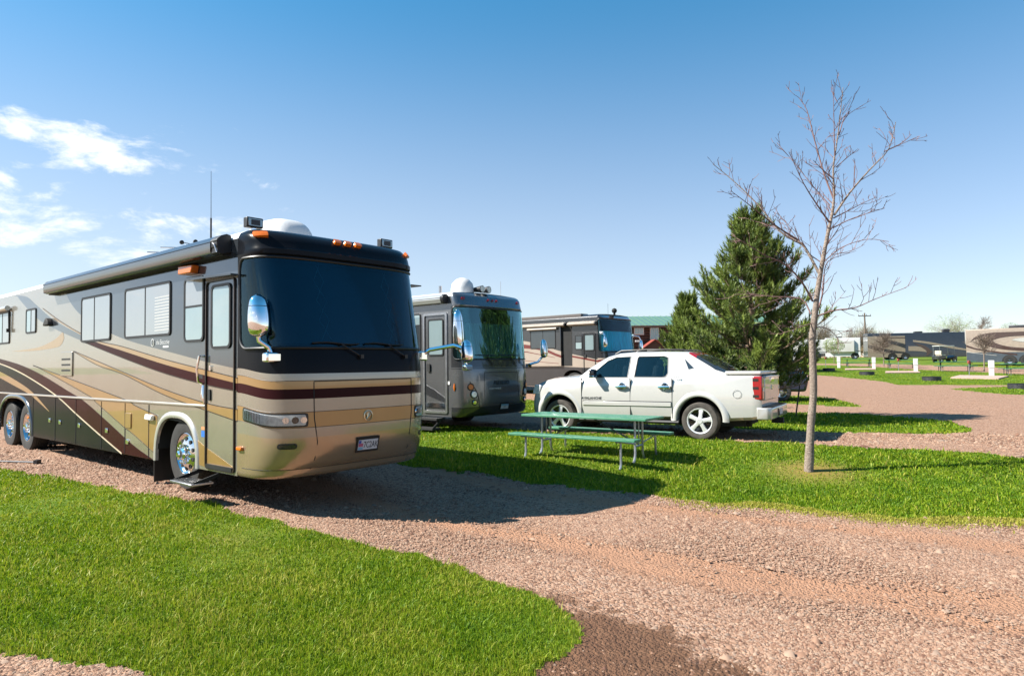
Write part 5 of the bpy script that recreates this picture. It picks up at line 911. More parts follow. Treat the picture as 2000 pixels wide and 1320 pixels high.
def twigs(m, P, R, rng, dens, ln, depth=2, up_=.35, sides=3, rmin=.0050):
    """side shoots along a limb; each may fork again"""
    tot = sum((P[i+1]-P[i]).length for i in range(len(P)-1)); n = max(2, int(tot*dens))
    for k in range(n):
        f = .12+.88*(k+rng.random())/n; s = f*(len(P)-1); i = min(int(s), len(P)-2); q = P[i].lerp(P[i+1], s-i); r = R[i]+(R[i+1]-R[i])*(s-i); d = (P[i+1]-P[i]).normalized(); v = (d*.75+rnd_perp(d)*.85+Vector((0, 0, up_*.6))).normalized()
        L = ln*(.4+.9*rng.random())*(1.15-.55*f); pts = [q]; dd = v
        for j in range(3): dd = (dd+Vector((rng.gauss(0, .16), rng.gauss(0, .16), up_*.35+rng.gauss(0, .1)))).normalized(); pts.append(pts[-1]+dd*L/3)
        r0_ = max(rmin*1.2, min(r*.55, .012)); rr_ = [r0_, max(rmin*.9, r0_*.7), rmin*.85, rmin*.7]; m.tube(pts, rr_, sides, cap=False)
        if depth > 1 and L > .14: twigs(m, pts, rr_, rng, 6.5 if L < 1.2 else 3.0, L*.5, depth-1, up_, 3, rmin)
def bare_tree():
    bx_, by_ = 4.88, 11.467; root = thing('bare_tree', 'slim leafless young tree with pale trunk on the lawn, in front of the pine', 'tree', (bx_, by_, h(bx_, by_)-.02)); root.scale = (.93, .93, .925); rng = random.Random(5)
    B = {'trunk': [(0.01,-0.02),(0.08,0.9),(0.14,1.47),(0.14,2.33),(0.18,2.68),(0.26,3.25),(0.36,3.77),(0.46,4.24),(0.57,4.7),(0.61,5.05),(0.61,5.52),(0.71,6.11),(0.83,6.99)],
     'a': [(0.32,3.54),(0.11,4.1),(-0.03,4.21),(-0.29,4.42),(-0.62,4.95),(-1.02,5.45),(-1.36,5.81)], 'b': [(-0.03,4.21),(-0.46,4.42),(-0.81,4.63),(-1.15,4.84),(-1.41,4.99)], 'c': [(0.52,4.5),(0.3,4.74),(-0.04,5.15),(-0.37,5.68)],
     'd': [(0.6,4.94),(0.49,5.41),(0.39,6.11),(0.32,6.7),(0.2,6.97)], 'e': [(0.6,4.64),(0.83,5.02),(1.13,5.4),(1.4,5.72),(1.47,6.16)], 'f': [(1.4,5.72),(1.67,5.83),(1.95,5.95)], 'g': [(0.59,4.59),(0.88,4.73),(1.23,4.9),(1.61,5.07)], 'h': [(0.57,4.41),(0.81,4.53),(1.05,4.61),(1.34,4.69)],
     'i': [(0.23,2.85),(0.43,3.19),(0.55,3.54),(0.74,3.89),(1.26,4.08)], 'j': [(0.19,2.79),(0.48,2.9),(0.77,2.93),(1.06,3.07),(1.47,3.24)], 'k': [(0.17,3.08),(-0.08,3.43),(-0.42,3.72),(-0.82,3.87),(-1.22,4.08),(-1.4,4.11)], 'l': [(0.13,2.85),(0.02,3.14),(-0.44,3.2),(-0.78,3.27),(-1.07,3.27)],
     'm': [(0.15,2.68),(-0.11,2.62),(-0.34,2.6),(-0.57,2.63)], 'n': [(0.53,4.82),(0.31,5.23),(0.09,5.7),(-0.16,6.18)], 'o': [(0.66,5.52),(0.91,5.72),(1.11,5.87)], 'p': [(0.64,5.7),(0.58,6.4),(0.53,6.94)], 'q': [(0.73,6.11),(0.87,6.46),(0.96,6.55)], 's': [(0.15,2.62),(0.47,2.59),(0.69,2.44),(0.75,2.32)],
     't': [(0.36,3.77),(0.62,4.02),(0.97,4.12),(1.26,4.05)], 'u': [(0.36,3.77),(0.16,4.01),(-0.06,4.54),(-0.08,4.65)], 'v': [(0.62,5.29),(0.32,5.47),(0.15,5.59)]}
    dep = dict(a=.25, b=-.35, c=-.3, d=.2, e=-.3, f=-.2, g=.4, h=-.4, i=.5, j=-.5, k=-.3, l=.45, m=-.5, n=.4, o=.3, p=-.2, q=.2, s=.4, t=-.6, u=.5, v=-.4); thick = dict(a=.036, b=.024, c=.024, d=.024, e=.028, f=.012, g=.018, h=.015, i=.026, j=.022, k=.026, l=.020, m=.016)
    m = MB(); P = [Vector((a, .0, b)) for a, b in B['trunk']]; tr_r = [.082, .066, .064, .060, .056, .046, .039, .032, .025, .019, .015, .010, .005]; sp = spline([(p.x, p.y, p.z) for p in P], 3); rad = list(np.interp(np.linspace(0, 12, len(sp)), range(13), tr_r)); rad = [r*(1+.05*math.sin(i*2.1)) for i, r in enumerate(rad)]
    m.tube([Vector((-.03, 0, -.12)), Vector((-.015, 0, -.03))]+[Vector(q) for q in sp], [.15, .115]+rad, 14); m.build('trunk', 'bark_young', root, True)
    m = MB(); twigs(m, P[5:], tr_r[5:], rng, 7, .55, 2)
    ends = {}
    for k, pts in B.items():
        if k == 'trunk': continue
        base = pts[0]; y0 = {'b': .17*.25*2, 'f': -.25}.get(k, 0.0); Q = []
        for i, (a, b) in enumerate(pts): d = math.hypot(a-base[0], b-base[1]); Q.append(Vector((a, y0+dep[k]*d, b)))
        r1 = .72*thick.get(k, .014); rr_ = [r1*(1-.80*i/(len(Q)-1)) for i in range(len(Q))]; sp2 = [Vector(q) for q in spline([tuple(q) for q in Q], 3)]; r2 = list(np.interp(np.linspace(0, len(Q)-1, len(sp2)), range(len(Q)), rr_)); mm = MB(); mm.tube(sp2, [max(.005, r) for r in r2], 8); mm.build('limb', 'bark_young' if r1 > .02 else 'bark_twig', root, True)
        twigs(m, Q, rr_, rng, 7.5, .50, 2)
    m.build('twigs', 'bark_twig', root)['kind'] = 'stuff'
bare_tree()
def conifer(x, y, hgt, wid, seed, label, skirt=.9, lean=0):
    rng = random.Random(seed); random.seed(seed); root = thing('pine_tree', label, 'tree', (x, y, h(x, y)-.03)); m = MB(); m.tube([(0, 0, 0), (.03, .02, hgt*.3), (-.02, .03, hgt*.65), (0, 0, hgt*.985)], [.13*hgt/6.4, .10*hgt/6.4, .055, .012], 9); m.build('trunk', 'bark_pine', root, True)
    br = MB(); T = []; tint = []
    def brush(p, d, L, shade, n):
        d = d.normalized(); u = rnd_perp(d); v = d.cross(u)
        for k in range(n):
            s = rng.random(); a = rng.uniform(0, 6.283); o = p+d*L*s; nd = (u*math.cos(a)+v*math.sin(a))*(.80-.35*s)+d*(.55+.5*s); nl = .14*rng.uniform(.75, 1.3); nd = nd.normalized()*nl; sd = nd.cross(d)
            sd = sd.normalized()*.013 if sd.length > 1e-5 else u*.013; T.append((o-sd, o+sd, o+nd)); tint.append(min(1, max(0, shade+rng.uniform(-.2, .2))))
    z = skirt
    while z < hgt*.97:
        f = (z-skirt)/(hgt-skirt); env = wid/2*(1-f)**.88*(.55+.45*min(1, f*4+.35)); nb = 7 if f < .8 else 5; a0 = rng.uniform(0, 6.28)
        for k in range(nb):
            a = a0+6.283*k/nb+rng.uniform(-.35, .35); L = max(.18, env*rng.uniform(.55, 1.18)); rise = (.18+.75*f)*L; P = []; p0 = Vector((0, 0, z+rng.uniform(-.1, .1)))
            for i in range(5): t = i/4; P.append(p0+Vector((math.cos(a)*L*t, math.sin(a)*L*t, rise*t*t*.9-.10*L*math.sin(t*2.2)*(1-f))))
            br.tube(P, [.032*(1-f)+.010, .024*(1-f)+.009, .016*(1-f)+.008, .010, .006], 5, cap=False)
            n = int(6+L*11); bsh = rng.uniform(.1, .75)
            for j in range(n):
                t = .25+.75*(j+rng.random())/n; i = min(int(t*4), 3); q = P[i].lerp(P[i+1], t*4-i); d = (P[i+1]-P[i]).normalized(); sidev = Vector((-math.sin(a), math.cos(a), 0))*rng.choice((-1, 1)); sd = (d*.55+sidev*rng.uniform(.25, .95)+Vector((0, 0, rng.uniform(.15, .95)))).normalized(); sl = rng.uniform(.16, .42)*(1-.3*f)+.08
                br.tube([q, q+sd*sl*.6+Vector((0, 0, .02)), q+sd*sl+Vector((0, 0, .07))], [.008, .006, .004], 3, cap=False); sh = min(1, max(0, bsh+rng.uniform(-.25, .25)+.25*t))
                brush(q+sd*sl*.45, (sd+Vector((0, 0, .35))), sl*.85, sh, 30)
                if rng.random() < .55: s2 = (sd+rnd_perp(sd)*.8+Vector((0, 0, .3))).normalized(); brush(q+sd*sl*.4, s2, sl*.6, sh, 16)
            brush(P[-1]-(P[-1]-P[-2])*.2, (P[-1]-P[-2]).normalized()+Vector((0, 0, .5)), .34, rng.uniform(.3, .9), 34)
        z += hgt*.047*(1.15-.45*f)
    for k in range(4): a = 6.28*k/4+.5; brush(Vector((0, 0, hgt*.86)), Vector((.16*math.cos(a), .16*math.sin(a), .5)), .45, .55, 50)
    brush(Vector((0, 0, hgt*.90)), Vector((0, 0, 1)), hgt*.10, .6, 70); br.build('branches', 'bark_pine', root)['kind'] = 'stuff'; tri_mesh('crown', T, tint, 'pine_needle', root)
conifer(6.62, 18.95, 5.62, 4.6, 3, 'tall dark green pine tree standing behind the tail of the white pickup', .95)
conifer(6.5, 25.4, 3.75, 2.4, 9, 'smaller pine tree to the left of the tall pine, beside the brown building', .5)
def broad_tree(x, y, z, hgt, crown_w, crown_h, stem, seed, label, kind, name='young_tree', group=None, dens=1.0, mat=None):
    """small round-headed tree: trunk, branching and either leaves or bare twigs"""
    rng = random.Random(seed); random.seed(seed); root = thing(name, label, 'tree', (x, y, z), 0, group); m = MB(); ct = hgt-crown_h*.5; m.tube([(0, 0, -.1), (.03, 0, stem), (0, .02, ct)], [.06*hgt/4, .05*hgt/4, .02*hgt/4], 7); m.build('trunk', 'bark_grey', root, True); m = MB(); T = []; tint = []
    for k in range(int(16*dens)):
        a = rng.uniform(0, 6.28); zz = stem*.85+rng.random()*(ct-stem*.85); L = crown_w/2*rng.uniform(.6, 1.05); el_ = rng.uniform(.2, 1.25); d = Vector((math.cos(a)*math.cos(el_), math.sin(a)*math.cos(el_), math.sin(el_)*crown_h/crown_w)); P = [Vector((0, 0, zz)), Vector((0, 0, zz))+d*L*.5+Vector((0, 0, .06*L)), Vector((0, 0, zz))+d*L]; rr_ = [.018*hgt/4, .012*hgt/4, .006*hgt/4]; m.tube(P, rr_, 4, cap=False); twigs(m, P, rr_, rng, (9 if kind != 'bare' else 15)*(.55 if name == 'horizon_tree' else 1), crown_w*.28, 1 if name == 'horizon_tree' and kind != 'bare' else 2, .3, 3, .006 if kind != 'bare' else (.016 if name == 'horizon_tree' else .0085))
    m.build('branches', 'bark_grey', root)['kind'] = 'stuff'
    if kind != 'bare':
        n = int(2600*dens)
        for k in range(n):
            while True:
                v = Vector((rng.uniform(-1, 1), rng.uniform(-1, 1), rng.uniform(-1, 1)))
                if .25 < v.length < 1: break
            lump = math.sin(v.x*5+seed)*math.sin(v.y*5.3+1)*math.sin(v.z*4.7+2)
            if lump < -.16: continue
            p = Vector((v.x*crown_w/2, v.y*crown_w/2, hgt-crown_h/2+v.z*crown_h/2)); s = .05*(1+hgt*.08); q = Vector((rng.gauss(0, 1), rng.gauss(0, 1), rng.gauss(0, 1))).normalized(); r_ = rnd_perp(q); T.append((p-r_*s*.6, p+r_*s*.6, p+q*s*1.5)); tint.append(min(1, max(0, .45+lump*1.2+rng.uniform(-.3, .3)+v.z*.12)))
        tri_mesh('crown', T, tint, mat or 'leaf_green', root)
    return root
# ------------------------------------------------------------------ far camp ground
pm('concrete_pink', (0.50, 0.34, 0.27), 0.9, 0, 0, 0.15, 3, 0.3, 20); pm('roof_green', (0.16, 0.30, 0.20), 0.4, 0.3, 0.2, 0.08, 2); pm('log_brown', (0.10, 0.048, 0.030), 0.8, 0, 0, 0.4, 5, 0.4, 20, stretch=(.4, 4, 4)); pm('rust_red', (0.30, 0.055, 0.035), 0.7, 0, 0, 0.2, 8); pm('steel_dark', (0.05, 0.05, 0.055), 0.5, 0.6, 0, 0.3, 12); pm('yellow_paint', (0.72, 0.50, 0.03), 0.4, 0, 0.5); pm('car_blue', (0.012, 0.03, 0.075), 0.2, 0.4, 1.0); pm('blue_panel', (0.03, 0.16, 0.38), 0.4); pm('pole_wood', (0.16, 0.12, 0.095), 0.9)
pm('cream', (0.62, 0.55, 0.43), 0.5); pm('paint_brown', (0.075, 0.042, 0.036), 0.25, 0.2, 0.9); pm('paint_tan', (0.36, 0.28, 0.21), 0.3, 0.2, 0.8); pm('lower_slate', (0.085, 0.105, 0.13), 0.35, 0.3, 0.6)
for x, y, lab in ((30.65, 64.56, 'white utility post beside the leafy green sapling'), (31.54, 60.0, 'white utility post on the pad in front of the white trailer'), (30.49, 52.0, 'white utility post on the middle pink concrete pad'), (30.08, 43.2, 'large white utility post on the nearest pink concrete pad, far right'), (35.75, 97.1, 'tiny white utility post far behind the truck tailgate'), (33.14, 80.7, 'small white utility post between the pine and the bare tree trunk')):
    t = thing('utility_post', lab, 'utility post', (x, y, h(x, y)), -.5, 'white utility posts on the camp ground'); m = MB(); m.box((0, 0, .26), (.26, .26, .54)); m.build('post_base', 'white_plastic', t, bevel=.01); m = MB(); m.box((0, 0, .79), (.30, .30, .48)); b = m.build('meter_box', 'white_plastic', t, bevel=.012); m = MB(); m.box((0, 0, .54), (.25, .25, .03)); m.build('gap', 'black_matte', t); m = MB(); m.box((0, -.153, .80), (.20, .012, .26)); m.build('cover', 'white_plastic', b)
for x, y, lab in ((26.92, 63.99, 'dark fire ring just left of the tree trunk on the far lawn'), (26.10, 56.74, 'dark fire ring on the far lawn right of the tree trunk'), (24.75, 48.04, 'dark fire ring at the lawn edge before the pink pads'), (23.95, 39.33, 'dark fire ring in the grass before the utility post, far right'), (23.08, 31.31, 'black fire ring on the grass island at the right picture edge')):
    t = thing('fire_ring', lab, 'fire ring', (x, y, h(x, y)-.02), 0, 'fire rings on the lawns'); m = MB(); m.lathe([(.48, 0), (.48, .24), (.45, .24), (.45, 0)], (0, 0, 0), 'z', 24); m.build('ring', 'steel_dark', t, True); m = MB(); m.lathe([(.45, .05), (.001, .06)], (0, 0, 0), 'z', 16); m.build('ash', 'black_matte', t)
    for k in range(5): m = MB(); m.bar((-.44, -.32+.16*k, .25), (.44, -.32+.16*k, .25), .02, .015); m.build('grate_bar', 'steel_dark', t)
for x, y, lab in ((30.06, 65.97, 'thin post with red box under the leafy sapling'), (29.76, 53.02, 'thin post with red box on the middle pink pad'), (29.23, 44.03, 'thin post with red box on the nearest pink pad')):
    t = thing('water_post', lab, 'water post', (x, y, h(x, y)), 0, 'thin posts with red boxes'); m = MB(); m.tube([(0, 0, 0), (0, 0, .85)], .025, 6); m.build('pipe', 'galvanised', t); m = MB(); m.box((0, 0, .92), (.14, .12, .20)); m.build('box', 'rust_red', t, bevel=.02); m = MB(); m.tube([(.05, 0, .90), (.2, 0, .88), (.22, 0, .8)], .02, 6); m.build('spout', 'rust_red', t)
for P, lab in (([(27.95, 57.75), (30.48, 57.65), (31.9, 60.4), (29.3, 60.6)], 'farthest pink concrete pad with a white post'), ([(27.29, 50.35), (29.75, 50.18), (31.2, 52.9), (28.8, 53.1)], 'middle pink concrete pad with a white post'), ([(26.44, 41.55), (28.0, 39.65), (30.7, 42.6), (28.9, 44.5)], 'nearest pink concrete pad with a white post')):
    m = MB(); z = min(h(*p) for p in P); m.prism(P, lambda p, k: (p[0], p[1], h(p[0], p[1])-.05+k), .13); tag(m.build('concrete_pad', 'concrete_pink', None, bevel=.01), lab, 'concrete pad', 'pink concrete pads')
for x, y, lab in ((34.0, 67.6, 'far green picnic table below the white trailer'), (34.8, 61.5, 'far green picnic table below the tan motorhome'), (34.0, 52.8, 'far green picnic table in front of the golf cart'), (33.75, 45.3, 'green picnic table cut off at the right picture edge')): picnic_table(x, y, math.radians(-20), lab, False, 'far green picnic tables')
broad_tree(38.6, 82.5, h(38.6, 82.5), 3.1, 2.5, 1.9, 1.1, 2, 'small round leafy green sapling in front of the white trailer', 'leaf', dens=.8)
broad_tree(36.07, 66.8, h(36, 66.8), 3.9, 2.7, 2.5, 1.3, 4, 'small bare bushy tree in front of the tan motorhome', 'bare', dens=1.5)
broad_tree(36.0, 52.5, h(36, 52.5), 3.1, 2.1, 1.7, 1.4, 6, 'small bare round-headed tree in front of the brown-swirled motorhome', 'bare', dens=1.5)
# far motorhomes and trailers: rounded box bodies with their own artwork
def far_coach(name, label, cat, loc, rz, x0, x1, hgt, wid, zb, body, low, lowz, art, wins, wheels, roof, s=-1, rr=.12):
    t = thing(name, label, cat, loc, rz); W = wid/2; pr = [(-W, zb), (-W, hgt-rr), (-W+rr*.3, hgt-rr*.3), (-W+rr, hgt), (W-rr, hgt), (W-rr*.3, hgt-rr*.3), (W, hgt-rr), (W, zb)]
    m = MB(); m.prism(pr, lambda p, k: (x0+k, p[0], p[1]), x1-x0); m.build('body', body, t, bevel=.05); fn = side_fn(s, W)
    if low: m = MB(); m.prism([(x0+.02, zb-.02), (x1-.02, zb-.02), (x1-.02, lowz), (x0+.02, lowz)], fn, .012); m.build('skirt', low, t)
    for i, (pts, mt) in enumerate(art): m = MB(); m.prism(pts, fn, .016+.004*i); m.build('paint_stripe', mt, t)
    for a, b, c, d in wins: side_window(t, s, W+.05, a, b, c, d, ('pane_dark',), r=.05)
    for x in wheels:
        for q in (-1, 1): wheel(t, x, W-.03+(.05 if q == s else 0), q, .48, .28, 'plain', .28)
        m = MB(); m.prism([(x+.60*math.cos(a), .40+.62*math.sin(a)) for a in np.linspace(0, math.pi, 14)], fn, .014+.004*len(art)+.002); m.build('wheel_arch', 'black_matte', t)
    for nm, c, d, mt in roof: m = MB(); m.box(c, d); m.build(nm, mt, t, bevel=min(d)*.25)
    return t
sw = lambda *p: spline(list(p), 5)
far_coach('motorhome', 'beige motorhome with brown swirls and slate skirt, cut off at the right picture edge', 'motorhome', (47.47+.65*1.2, 65.63+.76*1.2, 1.03), YAW, -3.45, 9.0, 3.58, 2.5, .36, 'paint_tan', 'lower_slate', 1.28,
    [(sw((-3.1, 2.35), (-2.6, 2.85), (-1.6, 3.15), (.2, 3.2), (4, 3.18))+sw((4, 2.75), (1.2, 2.80), (-.3, 2.72), (-1.2, 2.45), (-.9, 2.1), (.5, 1.72), (4, 1.5))+sw((4, 1.15), (1.5, 1.32), (-.5, 1.55), (-1.7, 1.9), (-2.3, 2.3), (-2.45, 2.55), (-2.9, 2.6)), 'paint_brown'),
     (sw((-3.43, 1.85), (-2.6, 1.55), (-1.2, 1.25), (.6, .95))+sw((.6, 1.1), (-1.2, 1.4), (-2.6, 1.7), (-3.43, 2.05)), 'paint_brown'), (sw((-3.43, 1.32), (-2.4, 1.16), (-1.0, .95))+sw((-1.0, .99), (-2.4, 1.2), (-3.43, 1.40)), 'paint_pale'), (sw((0.2, 2.42), (1.2, 2.2), (4, 1.9))+sw((4, 2.55), (1.5, 2.62), (.5, 2.55)), 'paint_pale')],
    [(4.2, 5.6, 2.1, 2.9)], [0.0, 1.3], [('roof_unit', (.6, 0, 3.72), (1.3, .8, .28), 'steel_dark'), ('roof_vent', (-1.2, 0, 3.62), (.7, .5, .12), 'white_plastic'), ('ladder', (-3.52, -.7, 2.9), (.1, .35, 1.5), 'paint_pale')])
far_coach('motorhome', 'long black and tan motorhome with a swept tan band, behind the golf cart', 'motorhome', (53.0, 97.2, h(53, 97.2)), math.radians(-14), -2.75, 11.2, 3.75, 2.5, .36, 'paint_charcoal', None, 1,
    [([(-2.75, .38), (1.7, .38), (2.0, 1.2), (2.0, 3.35), (-2.75, 3.35)], 'paint_tan'), (sw((-2.7, 2.2), (-1.2, 1.75), (.4, 1.35), (2, 1.1))+sw((2, .9), (.4, .98), (-1.2, 1.3), (-2.7, 1.75)), 'paint_charcoal'), (sw((-.6, 2.75), (.6, 2.65), (2, 2.2))+sw((2, 1.6), (1.0, 2.0), (-.2, 2.4)), 'paint_charcoal'), (sw((-1.5, 3.2), (.5, 3.05), (2, 3.0))+sw((2, 3.15), (.5, 3.2), (-1.5, 3.28)), 'paint_brown'),
     (sw((3.0, 2.75), (5, 2.45), (8, 1.75), (10.5, 1.2))+sw((10.5, 1.05), (8, 1.45), (5, 2.15), (3.0, 2.5)), 'paint_tan'), (sw((2.4, 1.9), (3.6, 1.85), (5.0, 1.4))+sw((5, 1.0), (3.6, 1.2), (2.4, 1.25)), 'paint_tan'), (sw((3.0, 2.35), (4.4, 1.95), (5.4, 1.1))+sw((4.6, .5), (4.6, 1.2), (3.9, 1.8)), 'paint_brown')],
    [], [0.35, 2.0], [('satellite_dish', (7.5, 0, 4.0), (.9, .4, .5), 'steel_dark'), ('roof_unit', (4, 0, 3.85), (1.0, .7, .25), 'steel_dark')])
far_coach('travel_trailer', 'white travel trailer with a bulging slide-out and small window, left of the black motorhome', 'trailer', (54.0, 107.5, h(54, 107.5)), math.radians(-24), -4.6, .4, 3.35, 2.4, .45, 'paint_white', 'white_plastic', 1.0, [(sw((-4.5, 1.35), (-2, 1.45), (.3, 1.3))+[(.3, 1.2), (-2, 1.3), (-4.5, 1.2)], 'paint_grey')], [(-3.9, -2.6, 1.9, 2.55)], [-.4], [('roof_unit', (-2.6, 0, 3.45), (.9, .7, .25), 'steel_dark'), ('slide_out', (-2.2, -1.3, 2.0), (3.6, .5, 1.9), 'paint_white')])
far_coach('travel_trailer', 'white trailer with a dark doorway, half hidden behind the bare tree trunk', 'trailer', (49.5, 109.5, h(49.5, 109.5)), math.radians(-22), -3.4, 2.2, 3.1, 2.4, .5, 'paint_white', 'paint_charcoal', .95, [([(.4, .6), (1.1, .6), (1.1, 2.6), (.4, 2.6)], 'paint_brown'), (sw((-3.3, 1.4), (-1, 1.2), (2.1, 1.2))+[(2.1, 1.1), (-1, 1.05), (-3.3, 1.2)], 'paint_grey')], [(-2.3, -1.3, 1.7, 2.4)], [-1.5], [])
def golf_cart(x, y, rz):
    t = thing('golf_cart', 'dark golf cart with a white canopy roof beside the black motorhome', 'golf cart', (x, y, h(x, y)), rz); m = MB(); m.prism([(-1.15, .35), (1.15, .35), (1.2, .75), (.85, .85), (.65, .45), (-.2, .45), (-.25, .80), (-1.15, .80)], lambda p, k: (p[0], -.6+k, p[1]), 1.2); m.build('body', 'paint_charcoal', t, bevel=.05); m = MB(); m.box((-.45, 0, .86), (.5, 1.1, .14)); m.build('seat', 'cream', t, bevel=.04); m = MB(); m.box((-.72, 0, 1.15), (.12, 1.1, .45)); m.build('backrest', 'cream', t, bevel=.04); m = MB(); m.box((-.1, 0, 1.92), (1.9, 1.25, .07)); m.build('canopy', 'white_plastic', t, bevel=.03)
    for a in (-.95, .75):
        for b in (-.55, .55): m = MB(); m.tube([(a+(.15 if a > 0 else 0), b, .8), (a, b, 1.9)], .02, 5); m.build('canopy_post', 'galvanised', t)
    for a in (-.8, .85):
        for b in (-1, 1): wheel(t, a, .62, b, .24, .2, 'plain', .13)
    m = MB(); m.tube([(.55+.02*math.sin(a), -.25+.16*math.cos(a), 1.05+.14*math.sin(a)) for a in np.linspace(0, 6.283, 13)], .015, 5); m.build('steering_wheel', 'black_rubber', t)
golf_cart(50.6, 80.5, math.radians(4))
def dark_car(x, y, rz, label, mat):
    t = thing('parked_car', label, 'car', (x, y, h(x, y)), rz); m = MB(); m.prism([(-2.2, .35), (2.2, .35), (2.25, .75), (2.0, .95), (1.0, 1.05), (-2.15, 1.08), (-2.3, .8)], lambda p, k: (p[0], -.92+k, p[1]), 1.84); m.build('body', mat, t, bevel=.10, seg=3); m = MB(); m.prism([(1.05, 1.04), (.3, 1.62), (-.2, 1.72), (-1.7, 1.68), (-2.12, 1.07)], lambda p, k: (p[0], -.78+k, p[1]), 1.56); m.build('cabin', 'pane_dark', t, bevel=.07, seg=3); m = MB(); m.box((-.75, 0, 1.735), (1.7, 1.35, .03)); m.build('roof', mat, t, bevel=.012)
    for s in (-1, 1):
        m = MB(); m.box((-.75, s*.66, 1.79), (1.5, .04, .04)); m.build('roof_rail', 'black_rubber', t)
        for a in (-1.35, 1.4): wheel(t, a, .93, s, .35, .22, 'plain', .23)
    return t
dark_car(8.9, 26.6, math.radians(160), 'dark blue car seen through the lower branches of the tall pine', 'car_blue')
dark_car(41.0, 97.0, math.radians(172), 'black car beside the white trailers, left of the bare tree trunk', 'paint_charcoal')
def bicycle(x, y, rz):
    t = thing('bicycle', 'yellow bicycle leaning under the tall pine behind the pickup', 'bicycle', (x, y, h(x, y)), rz); ti = Matrix.Rotation(.12, 3, 'X')
    V = lambda a, b: tuple(ti @ Vector((a, 0, b)))
    for a in (-.52, .52): m = MB(); m.tube([V(a+.33*math.cos(q), .34+.33*math.sin(q)) for q in np.linspace(0, 6.283, 29)], .018, 6); w_ = m.build('wheel', 'black_rubber', t, True); m = MB(); [m.tube([V(a, .34), V(a+.32*math.cos(q), .34+.32*math.sin(q))], .003, 3) for q in np.linspace(0, 6.283, 15)[:-1]]; m.build('spokes', 'alloy_dull', w_)
    m = MB(); [m.tube([V(*a), V(*b)], .02, 6) for a, b in (((-.52, .34), (-.08, .32)), ((-.08, .32), (-.2, .85)), ((-.52, .34), (-.2, .82)), ((-.08, .32), (.36, .78)), ((-.18, .78), (.34, .84)), ((.32, .92), (.52, .34)))]; m.build('frame', 'yellow_paint', t, True); m = MB(); m.box(V(-.2, .92), (.26, .14, .05)); m.build('saddle', 'black_rubber', t, bevel=.02); c = V(.30, 1.0); m = MB(); m.tube([(c[0]-.05, c[1]-.28, c[2]), c, (c[0]-.05, c[1]+.28, c[2])], .014, 6); m.build('handlebar', 'black_rubber', t); m = MB(); m.lathe([(.09, -.01), (.09, .01)], V(-.08, .32), 'y', 12); m.build('chainring', 'alloy_dull', t)
bicycle(8.05, 22.6, math.radians(200))
# stake, bar on gravel, pole
t = thing('metal_stake', 'leaning dark metal stake in the grass strip behind the tailgate', 'stake', (8.2, 20.0, h(8.2, 20.0)-.03)); m = MB(); m.tube([(0, 0, 0), (.14, 0, .92)], .022, 6); m.build('stake_shaft', 'steel_dark', t); m = MB(); m.tube([(.14, 0, .92), (.195, 0, 1.30)], .018, 6); m.build('stake_tip', 'galvanised', t)
m = MB(); z = h(-8.9, 12.75); m.tube([(-9.6, 12.9, z+.03), (-8.75, 12.7, z+.03)], .018, 6); m.box((-8.75, 12.7, z+.04), (.07, .12, .07)); tag(m.build('steel_bar', 'steel_dark'), 'dark steel bar lying on the gravel at the left picture edge', 'bar')
px_, py_ = 72.0, 140.0; z = h(px_, py_); t = thing('power_pole', 'wooden power pole with a crossarm behind the white trailer', 'power pole', (px_, py_, z)); m = MB(); m.tube([(0, 0, 0), (0, 0, 9.0)], [.20, .14], 8); m.build('pole', 'pole_wood', t); m = MB(); m.box((0, 0, 8.4), (2.6, .14, .16)); m.build('crossarm', 'pole_wood', t)
for a in (-1.2, -.4, .4, 1.2): m = MB(); m.tube([(a, 0, 8.45), (a, 0, 8.75)], .06, 6); m.build('insulator', 'alloy_dull', t)
